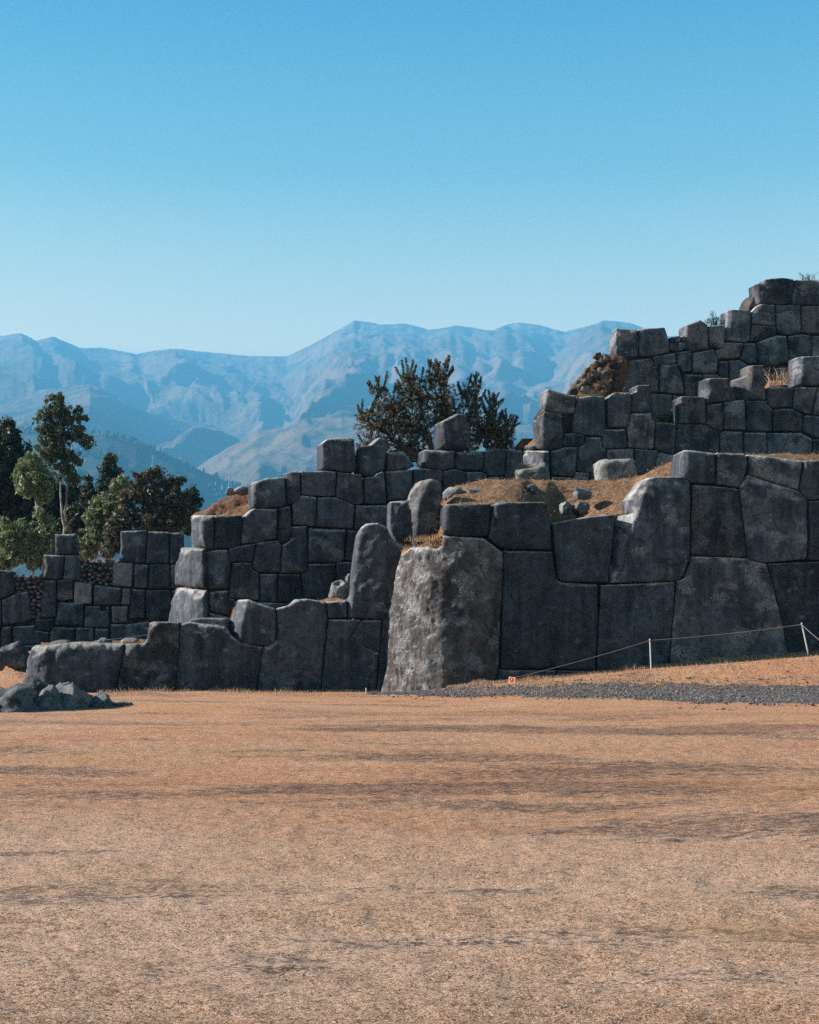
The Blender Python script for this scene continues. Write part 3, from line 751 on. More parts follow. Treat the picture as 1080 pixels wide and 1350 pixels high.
def chip_mat():
    s = N('gravel_chips', .9); geo = s.new('ShaderNodeNewGeometry')
    return s.out(s.mix(geo.outputs['Random Per Island'], (0.0374, 0.0306, 0.0306), (0.1717, 0.1530, 0.1470)))
M_CHIP = chip_mat()
tag(mesh_np('gravel', v, f, M_CHIP, False), 'loose grey gravel on the path', 'gravel', None, 'stuff')

# straw blades over the field
def blades(name, X, Y, Z, L, w, lean, mat, parent=None):
    n = len(X)
    a = RNG.uniform(0, 2*np.pi, n); el = RNG.uniform(lean[0], lean[1], n)
    d = np.stack([np.cos(a)*np.cos(el), np.sin(a)*np.cos(el), np.sin(el)], 1)
    s = np.cross(d, RNG.normal(size=(n, 3))); s /= np.linalg.norm(s, axis=1, keepdims=True)
    p = np.stack([X, Y, Z], 1)
    b = (w/2)[:, None]*s
    mid = p+d*(L*.55)[:, None]; tip = p+d*L[:, None]-np.array([0, 0, 1])*(L*.15)[:, None]
    V = np.stack([p-b, p+b, mid+b*.8, mid-b*.8, tip], 1).reshape(-1, 3)
    i = np.arange(n)[:, None]*5
    F1 = (i+np.array([0, 1, 2])); F2 = (i+np.array([0, 2, 3])); F3 = (i+np.array([3, 2, 4]))
    return mesh_np(name, V, np.concatenate([F1, F2, F3]), mat, False, parent)
n = 260000
t = RNG.uniform(0, 1, n)
Y = 1/(1/5.4*(1-t)+1/26.*t)           # denser near the viewer
X = RNG.uniform(-.36, .36, n)*Y+RNG.uniform(-.6, .6, n)
m = RNG.uniform(size=n) < .8+.2*vnoise(X*2.2, Y*2.2, 0, 77)
m &= RNG.uniform(size=n) > bare(X, Y)*1.15
X, Y = X[m], Y[m]
grass = blades('grass', X, Y, ground_z(X, Y)-.002, RNG.uniform(.015, .05, len(X)), RNG.uniform(.0012, .0028, len(X))*(1+Y/12), (-.02, .55), M_STRAW)
tag(grass, 'short dry straw grass covering the field', 'grass', None, 'stuff')

# ------------------------------------------------------------------ terraces behind the walls
def strip(name, front, back, zf, zb, lo, hi, mat, nrow=30, ncol=400, rough=.10, curve_k=.5):
    px = np.linspace(lo, hi, ncol)
    Yf = np.interp(px, front.px, front.Y)+.55 if hasattr(front, 'px') else np.interp(px, *zip(*front))
    Yb = np.interp(px, *zip(*back))
    t = np.linspace(0, 1, nrow)**1.3
    Yg = Yf[None]+(Yb-Yf)[None]*t[:, None]
    Xg = ((px-CX)/F_PX)[None]*Yg
    # heights given as photo rows at the front edge and the back edge
    z0 = EYE+(HOR-np.interp(px, *zip(*zf)))/F_PX*Yf
    z1 = EYE+(HOR-np.interp(px, *zip(*zb)))/F_PX*(Yf+(Yb-Yf)*curve_k)
    e = sstep(0, curve_k, t)[:, None]
    Zg = z0[None]+(z1-z0)[None]*e
    Zg = Zg+rough*fbm(Xg*.9, Yg*.9, 0, 4, 21)*sstep(0, .1, t)[:, None]+.6*rough*fbm(Xg*2.6, Yg*2.6, 0, 4, 22)*sstep(0, .06, t)[:, None]
    if name == 'terrace_ground':
        tt = t[:, None]; pp = px[None]
        Zg = Zg-1.0*np.exp(-((pp-752)/42)**2)*np.exp(-((tt-.2)/.17)**2)+.15*np.exp(-((pp-672)/26)**2)*np.exp(-((tt-.25)/.15)**2)
    Zg[0] -= 1.8
    o = mesh_np(name, np.stack([Xg, Yg, Zg], -1).reshape(-1, 3), grid_faces(nrow, ncol), mat)
    tag(o, None, None, None, 'structure'); return o, (px, t, Xg, Yg, Zg)
gF = [(0, 56), (40, 54.9), (160, 54.8), (520, 55.9), (530, 54.4), (556, 52.2), (600, 51.1), (1320, 52.6)]
bk = [(0, 70.5), (222, 67.5), (240, 63), (268, 60.2), (690, 64), (700, 67), (716, 66), (1320, 69.8)]
zf = [(0, 878), (30, 852), (40, 852), (160, 850), (165, 846), (195, 845), (205, 822), (240, 822), (300, 828), (308, 800), (370, 805), (382, 798), (430, 795), (460, 793), (466, 735), (525, 728), (534, 723), (560, 718), (578, 706), (590, 668), (722, 664), (732, 690), (760, 686), (812, 677), (835, 676), (850, 632), (895, 628), (900, 598), (985, 600), (1080, 612), (1120, 612)]
zb = [(0, 868), (30, 850), (160, 846), (240, 842), (300, 825), (400, 800), (460, 780), (520, 735), (560, 700), (580, 668), (600, 643), (640, 633), (745, 633), (800, 634), (850, 629), (900, 606), (1000, 603), (1120, 602)]
t1, T1g = strip('terrace_ground', gF, bk, zf, zb, 54, 1305, M_BANK, 46, 620, .12, .55)
tag(t1, 'dry grass slope between the front walls and the middle wall')
cMf = [(688, 69.6), (700, 67.6), (716, 66.6), (1320, 70.5)]
t2, _ = strip('upper_terrace_ground', cMf, [(688, 76.5), (800, 77), (812, 75.4), (1320, 79.2)],
      [(688, 592), (722, 560), (760, 526), (850, 522), (862, 556), (896, 556), (900, 540), (1008, 520), (1014, 507), (1054, 507), (1120, 506)],
      [(688, 600), (722, 565), (760, 530), (850, 522), (862, 552), (896, 552), (1008, 512), (1014, 504), (1120, 502)], 688, 1305, M_BANK, 16, 300, .08, .5)
tag(t2, 'narrow grassy ledge between the two uppermost walls')
cSb = [(225, 67.6), (240, 64), (268, 60.6), (700, 65)]
t3, _ = strip('hillside', cSb, [(225, 92), (700, 92)], [(225, 700), (260, 690), (333, 660), (420, 640), (500, 625), (560, 620), (700, 610)], [(225, 760), (400, 700), (480, 640), (700, 612)], 272, 700, M_BANK, 24, 200, .2, .6)
tag(t3, 'earth hillside behind the middle wall')

# ------------------------------------------------------------------ rocks
def rock(name, label, cat, box, Y, depth=None, mat=None, seed=0, blocky=.0, rough=.22, rot=0., group=None, sink=.12, parent=None, sub=4):
    x0, y0, x1, y1 = box
    a = np.array(P(x0, y1, Y)); b = np.array(P(x1, y0, Y))
    w, hgt = (b[0]-a[0])/2, (b[2]-a[2])/2*(1+sink)
    c = np.array([(a[0]+b[0])/2, Y, b[2]-hgt]); dd = depth or w*.8
    bm = bmesh.new(); bmesh.ops.create_icosphere(bm, subdivisions=sub, radius=1)
    v = np.array([q.co[:] for q in bm.verts]); f = np.array([[q.index for q in k.verts] for k in bm.faces]); bm.free()
    if blocky:
        p = 2+6*blocky
        nrm = (np.abs(v)**p).sum(1)**(1/p); v = v/nrm[:, None]
    ns = 1+rough*fbm(v[:, 0]*1.3+seed*3.1, v[:, 1]*1.3, v[:, 2]*1.3, 4, seed)[:, None]*1.6
    # faceted planes
    rng = np.random.default_rng(seed+5)
    v = v*ns
    for _ in range(0 if blocky > .45 else 7):
        d = rng.normal(size=3); d /= np.linalg.norm(d); k = rng.uniform(.72, .95)
        s_ = v@d; ex = np.clip(s_-k, 0, None); v = v-d[None]*ex[:, None]*.85
    v += .07*fbm(v[:, 0]*5, v[:, 1]*5, v[:, 2]*5, 4, seed+2)[:, None]*v
    v += (.10*(.5-np.abs(fbm(v[:, 0]*2.2+seed, v[:, 1]*2.2, v[:, 2]*2.2, 3, seed+4)))[:, None])*v*(0.4 if blocky > .45 else 1)
    v = v/np.abs(v).max(0)
    cr, sr = math.cos(rot), math.sin(rot)
    x, z = v[:, 0]*w, v[:, 2]*hgt
    v = np.stack([x*cr+z*sr, v[:, 1]*dd, -x*sr+z*cr], 1)+c
    o = mesh_np(name, v, f, mat or M_ROCK, True, parent, (c[0], c[1], c[2]-hgt if parent is None else c[2]))
    if parent is None: tag(o, label, cat, group)
    return o
M_BOULD = stone_mat('lichened_boulder', (.013, .016, .021), (.045, .05, .056), .5, .3, rimlightc=(.10, .105, .105))
rock('boulder', 'rounded lichen boulder, leftmost of the rocks in the grass at the left edge', 'boulder', (-30, 900, 56, 945), 36.2, 1.1, M_BOULD, seed=3, rough=.42, sink=.5)
rock('boulder', 'squarish lichen boulder rising above the others in front of the low wall end', 'boulder', (30, 889, 72, 930), 37.8, .6, M_BOULD, seed=8, blocky=.4, rough=.3, sink=.4)
rock('boulder', 'small dark boulder wedged below the squarish one at left', 'boulder', (42, 903, 88, 946), 36.6, .6, M_BOULD, seed=12, rough=.42, sink=.5)
rock('boulder', 'tilted angular boulder with flat lit top, right of the boulder cluster', 'boulder', (64, 898, 126, 944), 37.4, .8, M_BOULD, seed=21, blocky=.4, rot=.28, rough=.35, sink=.5)
rock('boulder', 'low flat rock lying in grass at the right end of the boulder cluster', 'boulder', (108, 913, 152, 942), 37.8, .6, M_BOULD, seed=31, rough=.4, sink=.6)
rock('boulder', 'low sloping slab of rock trailing right of the boulder cluster', 'boulder', (122, 923, 192, 940), 38.6, .6, M_BOULD, seed=33, rough=.35, sink=.6)
rock('boulder', 'dark round rock cut by the left edge, in front of the distant wall', 'boulder', (-14, 858, 11, 884), 52.5, .5, M_BOULD, seed=41, rough=.35)
rock('boulder', 'oblong boulder leaning left, between distant wall and low front wall', 'boulder', (5, 846, 43, 878), 59, .6, M_BOULD, 44, .45, .25, -.3, sink=.3)
rock('rubble_stone', 'ragged white rock on the ledge beside the tall rounded stone', 'rock', (432, 764, 462, 788), 56.0, .3, M_PALE, 51, 0, .45)
rock('rubble_stone', 'small pebble-like stone resting above the ragged white rock', 'rock', (455, 756, 467, 768), 56.3, .2, M_PALE, 52)
rock('rubble_stone', 'flat slab lying on the low wall left of the tipped sunlit block', 'rock', (249, 814, 305, 828), 55.4, .7, M_ROCK, 53, .5, .15)
rock('rubble_stone', 'low flat stone on top of the leftmost long wall stone', 'rock', (66, 843, 98, 855), 54.9, .5, M_ROCK, 54, .2)
rock('rubble_stone', 'small rounded stone on the low wall beside the thin cord', 'rock', (128, 840, 149, 851), 55.3, .35, M_ROCK, 55, .1)
rock('rubble_stone', 'flattish stone in dry grass on the low wall, just left of its step', 'rock', (160, 840, 184, 850), 55.5, .4, M_ROCK, 56, .1)
rock('fallen_block', 'pale cut slab with a carved top lying at the foot of the middle wall', 'stone block', (679, 617, 719, 636), 60.5, .7, M_PALE, 61, .6, .12, -.12)
rock('fallen_block', 'mottled white and black block lying on the mound below the upper wall', 'stone block', (783, 605, 839, 640), 60.5, .7, M_PALE, 62, .7, .12, -.05)
for i, (bx_, lb) in enumerate([((583, 641, 612, 655), 'squared stone half buried at the left end of the grassy mound'),
    ((614, 642, 646, 654), 'long bluish stone in the grassy mound above the upper front blocks'),
    ((662, 636, 683, 649), 'rounded stone near the top of the grassy mound, left of the pair'),
    ((694, 639, 713, 651), 'rounded stone near the top of the grassy mound, right of the pair'),
    ((738, 660, 752, 673), 'small bluish rock in the shaded hollow of the mound'),
    ((752, 660, 778, 675), 'pale flat rock in the shaded hollow of the mound'),
    ((755, 642, 782, 655), 'low rock in the shade below the mottled white block'),
    ((560, 662, 588, 682), 'dark stone behind the narrow upright stone')]):
    Yr = 53.8+[1.6, 1.4, 2.4, 2.4, .3, .3, 1.8, 0][i]
    rock('rubble_stone', lb, 'rock', bx_, Yr, .4, M_ROCK, 70+i, .42, .25, sink=.4)

# earth banks at the broken ends of the walls
cB1 = Curve([(225, 64.5), (350, 61.8)], 220, 352)
o = block(cB1, T2('(210,190)(225,120)(320,72)(400,20)(480,-20)(560,-50)(690,-70)(700,110)(600,190)')[0], h=.12, gap=0, Rb=1.0, dep=.7, thick=3.5, rough=4, name='earth_bank', mat=M_EARTH, bulge=0, setback=.3, soft=3)
tag(o, 'reddish earth bank with dry grass on the left end of the middle wall', 'earth bank')
rock('rubble_stone', 'dark stone at the left on top of the reddish earth bank', 'rock', (297, 643, 311, 653), 62.4, .3, M_ROCK, 81, .3)
rock('rubble_stone', 'pale flat stone on top of the reddish earth bank', 'rock', (308, 640, 330, 652), 62.2, .3, M_PALE, 82, .3)
cB2 = Curve([(735, 75), (830, 74.2)], 730, 840)
o = block(cB2, T7('(290,480)(330,425)(380,350)(440,290)(490,240)(560,195)(610,170)(720,190)(740,225)(720,460)(600,520)(320,520)')[0], h=.12, gap=0, Rb=.8, dep=.5, thick=3, rough=4, name='earth_bank', mat=M_EARTH, bulge=0, setback=.1, soft=3)
tag(o, 'steep red earth bank full of rubble at the broken left end of the top wall', 'earth bank')
rub = [(536, 197, 50), (600, 215, 60), (560, 250, 34), (650, 255, 62), (470, 290, 40), (450, 325, 40), (430, 395, 50), (470, 365, 46), (520, 320, 50), (590, 320, 80), (575, 372, 40), (640, 375, 40), (660, 400, 46), (375, 435, 56), (460, 420, 56), (410, 370, 30), (630, 310, 40), (660, 345, 26), (500, 410, 40), (530, 245, 30), (690, 255, 30), (560, 290, 36), (610, 400, 40), (670, 305, 30)]
bank = o
for i, (x, y, s_) in enumerate(rub):
    x, y, s_ = 680+x/5, 430+y/5, s_/10
    s_ *= 1.25
    rock('rubble_stone', None, None, (x-s_, y-s_*.85, x+s_, y+s_*.85), 74.15, s_*.035, M_RUB, 100+i, .4, .3, parent=bank, sub=3, sink=0)
cB3 = Curve([(675, 70), (705, 69)], 670, 712)
o = block(cB3, T7('(-5,805)(20,770)(60,735)(110,740)(110,820)(-5,820)')[0], h=.1, gap=0, Rb=.5, dep=.8, thick=2, rough=5, name='earth_bank', mat=M_EARTH, bulge=0, setback=-.2)
tag(o, 'small wedge of reddish earth at the broken left end of the upper wall', 'earth bank')
cB4 = Curve([(535, 53.0), (600, 51.4)], 530, 605)
o = block(cB4, T5('(15,960)(60,925)(120,880)(190,850)(240,845)(240,960)')[0], h=.08, gap=0, Rb=.4, dep=.6, thick=2, rough=4, name='grass_bank', mat=M_BANK, bulge=0, setback=.1)
tag(o, 'little slope of dry grass between the upright stone and the giant stone', 'grass bank')

# ------------------------------------------------------------------ tufts of dry grass
def tuft(name, label, px, py, Y, n, L, w, spread, mat=None, lean=(.7, 1.5), cat='dry grass'):
    c = P(px, py, Y)
    X = c[0]+RNG.normal(0, spread, n); Yy = c[1]+RNG.normal(0, spread*.5, n)
    o = blades(name, X, Yy, np.full(n, c[2])-.05, RNG.uniform(.4, 1, n)*L, np.full(n, w), lean, mat or M_STRAW)
    return tag(o, label, cat, None, 'stuff')
# dry grass on the mound (one object, uncountable)
px_, t_, Xg, Yg, Zg = T1g
sel = RNG.integers(0, Xg.size, 26000); X = Xg.ravel()[sel]+RNG.normal(0, .08, len(sel)); Y = Yg.ravel()[sel]; Z = Zg.ravel()[sel]
mm = (X > -2) & (vnoise(X*1.1, Y*1.1, 0, 90) > -.35)
o = blades('dry_grass', X[mm], Y[mm], Z[mm]-.02, RNG.uniform(.08, .26, mm.sum()), np.full(mm.sum(), .022), (.0, 1.2), M_STRAW2)
tag(o, 'dry yellow grass tufts on the terrace mound', 'grass', None, 'stuff')
n = 30000
a = np.where(RNG.uniform(size=n) < .8, RNG.uniform(590, 1180, n), RNG.uniform(130, 500, n)); X0 = (a-CX)/F_PX
yb = np.where(a > 510, np.interp(a, cG.px, cG.Y), np.interp(a, cF.px, cF.Y))-.3; Y = yb-np.abs(RNG.normal(0, .35, n)); Y = np.where(RNG.uniform(size=n) < .35, yb-RNG.uniform(0, 6, n), Y); X = X0*Y
o = blades('dry_grass', X, Y, ground_z(X, Y)-.01, RNG.uniform(.04, .17, n)*(1+1.1*np.clip(vnoise(X*1.7, Y*0, 0, 95), 0, 1)), np.full(n, .012), (.3, 1.4), M_STRAW)
tag(o, 'dry grass fringe at the foot of the high front wall', 'grass', None, 'stuff')
tuft('grass_tuft', 'tuft of tall dry stalks on the narrow ledge beside the top right upright stone', 1040, 503, 68.6, 120, 1.1, .02, .75)
tuft('grass_tuft', 'sparse dry stalks in the notch beside the yellow shrub', 892, 552, 68.4, 40, .7, .02, .2)
tuft('grass_tuft', 'thin dead stalks at the foot of the low wall near its second joint', 213, 909, 53.2, 30, .4, .012, .35)
tuft('grass_tuft', 'orange dry tuft below the upright stone', 570, 712, 51.8, 260, .35, .018, .35)
tuft('grass_tuft', 'dry stalks above the cobble patch of the distant wall', 129, 741, 69.3, 200, .4, .02, .55)
tuft('grass_tuft', 'thin dead stalks by the end of the boulder cluster', 168, 911, 52.5, 20, .35, .012, .3)
tuft('grass_tuft', 'dry grass on the ledge next to the ragged white rock', 446, 793, 55.6, 200, .25, .015, .4)

# ------------------------------------------------------------------ posts, cord, sign
def tube(pts, rad, seg=6, cap=True):
    pts = [np.array(p, float) for p in pts]; n = len(pts)
    if not hasattr(rad, '__len__'): rad = [rad]*n
    V, Fc = [], []
    for i, p in enumerate(pts):
        t = pts[min(i+1, n-1)]-pts[max(i-1, 0)]; t /= np.linalg.norm(t)+1e-9
        a = np.cross(t, (0.3, .9, .2)); a /= np.linalg.norm(a)+1e-9; b = np.cross(t, a)
        for k in range(seg):
            an = 2*math.pi*k/seg; V.append(p+rad[i]*(math.cos(an)*a+math.sin(an)*b))
    for i in range(n-1):
        for k in range(seg):
            k2 = (k+1) % seg; Fc.append([i*seg+k, i*seg+k2, (i+1)*seg+k2, (i+1)*seg+k])
    if cap: Fc.append([k for k in range(seg)][::-1]); Fc.append([(n-1)*seg+k for k in range(seg)])
    return V, Fc
def post(label, top, bot, Y, r=.026):
    a, b = P(*bot, Y), P(*top, Y)
    root = empty('fence_post', a, label, 'fence post')
    a2 = np.array(a)-np.array([0, 0, .25])
    v, f = tube([a2, a, b], r, 12)
    o = mesh_np('post_shaft', v, f, M_POST, True, root, a); 
    m = o.modifiers.new('edge', 'BEVEL'); m.width = .006; m.segments = 2; m.limit_method = 'ANGLE'
    e = np.array(b); v, f = tube([e-[0, 0, .075], e-[0, 0, .04]], r*1.35, 12)
    mesh_np('cord_loop', v, f, M_ROPE, True, root, tuple(e)); return np.array(b)-np.array([0, 0, .06])
p1 = post('upright white post standing in the grass in front of the high wall', (857, 842), (858.5, 880.5), 49.4)
p2 = post('white post leaning left near the right edge, at the foot of the high wall', (1057, 821), (1065, 858.5), 49.6)
p0 = post('very short white stake at the foot of the low wall, left of the giant stone', (483, 907), (483, 914), 51.5, .025)
sg = np.array(P(675, 896.5, 47.6))
def cord(label, pts, sag=.05):
    out = []
    for a, b in zip(pts[:-1], pts[1:]):
        a, b = np.array(a), np.array(b)
        for k in range(12):
            t = k/12; out.append(a+(b-a)*t-np.array([0, 0, sag*4*t*(1-t)]))
    out.append(np.array(pts[-1]))
    v, f = tube(out, .007, 5)
    o = mesh_np('cord', v, f, M_ROPE, True, None, tuple(out[0])); tag(o, label, 'cord')
cord('thin pale cord strung between the white posts and the orange sign', [P(600, 907.5, 47.4), tuple(sg+[-.1, .02, .03]), tuple(p1), tuple(p2), P(1110, 866, 47)])
cord('thin cord across the ledge of the low front wall at left', [P(140, 843.5, 54.6), P(206, 835, 54.9)], .02)
# little hanging sign
sr = empty('warning_sign', tuple(sg), 'small orange board with a dark round symbol, hanging from the cord near the giant stone', 'sign')
def flat(name, parts, mat, thick, y0, parent):
    bm = bmesh.new()
    for poly in parts:
        vs = [bm.verts.new((x, y0, z)) for x, z in poly]; bm.faces.new(vs)
    me = bpy.data.meshes.new(name); r = bmesh.ops.extrude_face_region(bm, geom=bm.faces[:])
    bmesh.ops.translate(bm, vec=(0, thick, 0), verts=[e for e in r['geom'] if isinstance(e, bmesh.types.BMVert)])
    bmesh.ops.recalc_face_normals(bm, faces=bm.faces[:]); bm.to_mesh(me); bm.free(); me.materials.append(mat)
    o = bpy.data.objects.new(name, me); COL.objects.link(o); o.parent = parent; return o
sr.rotation_euler = (0, 0, R(-42))
flat('board', [[(-.15, -.10), (.13, -.115), (.15, .09), (-.13, .11)]], M_SIGN, .02, 0, sr)
def ring(cx, cz, r0, r1, n=24):
    out = []
    for k in range(n):
        a, b = 2*math.pi*k/n, 2*math.pi*(k+1)/n
        out.append([(cx+r0*math.cos(a), cz+r0*math.sin(a)), (cx+r1*math.cos(a), cz+r1*math.sin(a)), (cx+r1*math.cos(b), cz+r1*math.sin(b)), (cx+r0*math.cos(b), cz+r0*math.sin(b))])
    return out
sy = flat('round_symbol', [[(.075*math.cos(2*math.pi*k/28), .005+.075*math.sin(2*math.pi*k/28)) for k in range(28)]], M_SIGNDK, .004, -.006, sr)
flat('figure', [[(-.012, .018), (.012, .018), (.014, .045), (-.008, .047)], [(-.02, -.01), (.016, -.012), (.01, .014), (-.01, .014)]], M_SIGNLT, .003, -.011, sy)

# ------------------------------------------------------------------ trees
def leaves(cen, rad, nper, size, elong=2.2, droop=.0, rng=RNG):
    """leaf quads in little clumps: cen (k,3), rad (k,)"""
    k = len(cen); n = k*nper
    c = np.repeat(cen, nper, 0); r = np.repeat(rad, nper)
    d = rng.normal(size=(n, 3)); d /= np.linalg.norm(d, axis=1, keepdims=True)
    p = c+d*(r*rng.uniform(.1, 1, n)**.6)[:, None]
    ax = rng.normal(size=(n, 3)); ax[:, 2] -= droop*2; ax /= np.linalg.norm(ax, axis=1, keepdims=True)
    b = np.cross(ax, rng.normal(size=(n, 3))); b /= np.linalg.norm(b, axis=1, keepdims=True)+1e-9
    s = size*.7*rng.uniform(.5, 1.4, n)
    a = ax*(s*elong/2)[:, None]; b = b*(s/2)[:, None]
    V = np.stack([p-a, p+b-a*.1, p+a, p-b-a*.1], 1).reshape(-1, 3)
    return V, np.arange(n*4).reshape(-1, 4)
def tree(name, label, Y, base, blobs, nclump, nper, size, mat, cr=.35, trunk_r=.16, trunks=None, bark_m=None, droop=0., elong=2.2, group=None, twig=True, depth_k=.9, sprigs=0):
    bx0 = np.array(P(*base, Y)); root = empty(name, tuple(bx0), label, 'tree', group)
    rng = np.random.default_rng(abs(hash(label)) % 1 + len(label)*13+int(base[0]))
    cs = []; TV, TF = [], []
    def addtube(pts, r, seg=6):
        v, f = tube(pts, r, seg); o = sum(len(a) for a in TV); TV.append(np.array(v)); TF.extend([[i+o for i in q] for q in f])
    tot = sum(b[2]*b[3] for b in blobs)
    stems = [[np.array(P(px, py, Y)) for px, py in t] for t in (trunks or [[base, (blobs[0][0], blobs[0][1])]])]
    for st in stems:
        pts = []
        for a, b in zip(st[:-1], st[1:]):
            for k in range(4): pts.append(a+(b-a)*k/4+rng.normal(0, .04, 3))
        pts.append(st[-1]); rs = np.linspace(trunk_r, trunk_r*.3, len(pts)); addtube(pts, list(rs), 8)
    spine = np.concatenate([np.array([a+(b-a)*t for a, b in zip(st[:-1], st[1:]) for t in np.linspace(0, 1, 6)]) for st in stems])
    for (px, py, rx, ry) in blobs:
        c = np.array(P(px, py, Y)); c[1] += rng.uniform(-.3, .3)*rx/F_PX*Y
        R3 = np.array([rx, (rx+ry)/2*depth_k, ry])/F_PX*Y
        k = max(3, int(1.15*nclump*rx*ry/tot))
        d = rng.normal(size=(k, 3)); d /= np.linalg.norm(d, axis=1, keepdims=True)
        rr_ = rng.uniform(.1, 1.12, k)**.6
        q = c+d*rr_[:, None]*R3; cs.append(q)
        # limb to the blob, then twigs to some clumps
        low = spine[np.argmin(np.linalg.norm(spine-(c-[0, 0, R3[2]*1.0]), axis=1))]
        mid = (low+c)/2+rng.normal(0, .12, 3)
        addtube([low, mid, c], [trunk_r*.4, trunk_r*.28, trunk_r*.14], 5)
        if twig:
            for qq in q[rng.permutation(k)[:max(2, k//2)]]:
                addtube([c+(low-c)*rng.uniform(0, .4), (c+qq)/2+rng.normal(0, .06, 3), qq], [trunk_r*.14, trunk_r*.1, trunk_r*.05], 4)
    rads = []
    cs = [np.concatenate(cs)]; n0 = len(cs[0])
    for _ in range(sprigs):
        px, py, rx, ry = blobs[rng.integers(len(blobs))]
        c = np.array(P(px, py, Y)); an = rng.uniform(-.3, math.pi+.3)
        d = np.array([math.cos(an)*rx*.8, rng.uniform(-.5, .5)*rx, abs(math.sin(an))*ry*.9])/F_PX*Y
        a = c+d; b = a+np.array([math.cos(an)*.35+rng.normal(0, .1), 0, rng.uniform(.35, .95)])*rng.uniform(.4, .8)
        addtube([c+d*.5, a, b], [.022, .016, .006], 4)
        cs.append(np.array([a+(b-a)*t for t in np.linspace(0, 1, 7)]))
    cs = np.concatenate(cs); rad = rng.uniform(.3, 1.15, len(cs))*cr*.85; rad[n0:] = rng.uniform(.05, .09, len(cs)-n0); nper = int(nper*1.05)
    v, f = leaves(cs, rad, nper, size, elong, droop, rng)
    mesh_np('trunk', np.concatenate(TV), TF, bark_m or M_BARK, True, root, tuple(bx0))
    mesh_np('crown', v, f, mat, False, root, tuple(bx0))
    return root
# brown bush behind the middle wall
bl = [(500, 560, 30, 22), (492, 592, 22, 20), (520, 535, 26, 20), (548, 520, 26, 24), (545, 560, 36, 28), (536, 590, 30, 18), (583, 535, 24, 34), (584, 500, 9, 20), (567, 498, 9, 15), (540, 500, 14, 12), (607, 560, 30, 28), (628, 528, 8, 26), (616, 520, 10, 20), (640, 565, 26, 24), (657, 575, 22, 22), (670, 568, 7, 22), (647, 545, 8, 20), (560, 605, 30, 12), (480, 548, 12, 8), (600, 590, 40, 12), (500, 515, 14, 8), (660, 592, 22, 10)]
tree('bushy_tree', 'wide brownish bush with spiky twigs, behind the lone peaked block', 70, (570, 640), bl, 2700, 28, .058, M_L_BUSH, .17, .16,
     [[(575, 640), (572, 600), (560, 560), (548, 520)], [(572, 600), (590, 560), (584, 495)], [(590, 600), (615, 570), (629, 510)], [(590, 600), (640, 575), (670, 560)], [(560, 610), (520, 580), (485, 555)], [(640, 590), (645, 540)]], M_TWIG, elong=1.8, sprigs=150)
# tall eucalyptus
bl = [(72, 540, 14, 20), (85, 545, 12, 16), (60, 558, 14, 16), (78, 575, 20, 20), (101, 552, 14, 14), (104, 572, 10, 12), (118, 582, 9, 8), (70, 600, 20, 16), (88, 598, 16, 14), (60, 585, 14, 12), (85, 620, 14, 14), (100, 605, 6, 12), (96, 632, 8, 10), (72, 525, 8, 7)]
tree('eucalyptus_tree', 'tall eucalyptus with bare forked pale stem and ragged crown, at left', 86, (85, 745), bl, 300, 34, .14, M_L_EUC, .33, .085,
     [[(85, 745), (84, 695), (80, 650), (80, 600), (75, 550)], [(85, 700), (89, 650), (90, 600), (100, 560)], [(85, 700), (97, 682), (104, 674)]], droop=.5, elong=2.6)
tree('eucalyptus_tree', 'dark tall tree at the left edge, half out of the picture', 90, (12, 770), [(5, 600, 26, 38), (22, 620, 22, 40), (0, 650, 30, 40), (26, 670, 22, 34), (12, 572, 14, 16), (-20, 620, 30, 50), (10, 700, 30, 30), (48, 640, 14, 40)],
     900, 40, .17, M_L_DARK, .45, .2, [[(12, 770), (10, 680), (8, 580)]], droop=.3)
tree('eucalyptus_tree', 'pale green rounded tree between the dark left tree and the tall eucalyptus', 82, (52, 745), [(32, 620, 13, 15), (45, 612, 14, 12), (52, 632, 16, 16), (36, 642, 12, 14), (60, 650, 10, 12), (28, 632, 8, 12)],
     230, 32, .14, M_L_LIGHT, .34, .09, [[(62, 745), (52, 690), (44, 640), (40, 610)]], droop=.5, elong=2.6)
tree('eucalyptus_tree', 'low silvery tree behind the cobbled gap of the distant wall', 79, (30, 760), [(12, 705, 16, 18), (35, 700, 16, 16), (50, 715, 18, 20), (22, 730, 18, 14), (62, 700, 12, 18), (55, 680, 9, 10), (5, 740, 14, 14), (70, 722, 12, 16), (42, 738, 12, 12)],
     330, 34, .13, M_L_LIGHT, .34, .07, [[(12, 765), (12, 700)], [(43, 765), (43, 705)], [(56, 765), (58, 690)]], droop=.5, elong=2.6)
tree('conical_tree', 'dark pointed tree right of the tall eucalyptus', 96, (146, 745), [(146, 607, 8, 11), (144, 625, 14, 13), (150, 642, 18, 14), (138, 655, 20, 16), (140, 680, 24, 22), (115, 640, 6, 16), (118, 668, 12, 22), (120, 700, 22, 26), (100, 690, 16, 26)],
     460, 36, .16, M_L_DARK, .42, .15, [[(146, 745), (146, 680), (146, 605)]])
tree('leafy_tree', 'grey green tree in front of the dark pointed one', 88, (125, 745), [(160, 640, 14, 13), (135, 665, 16, 16), (125, 685, 16, 20), (120, 712, 18, 18), (110, 725, 14, 14), (150, 672, 18, 18), (140, 700, 16, 20)],
     320, 32, .14, M_L_LIGHT, .34, .1, [[(125, 745), (135, 690), (158, 640)]])
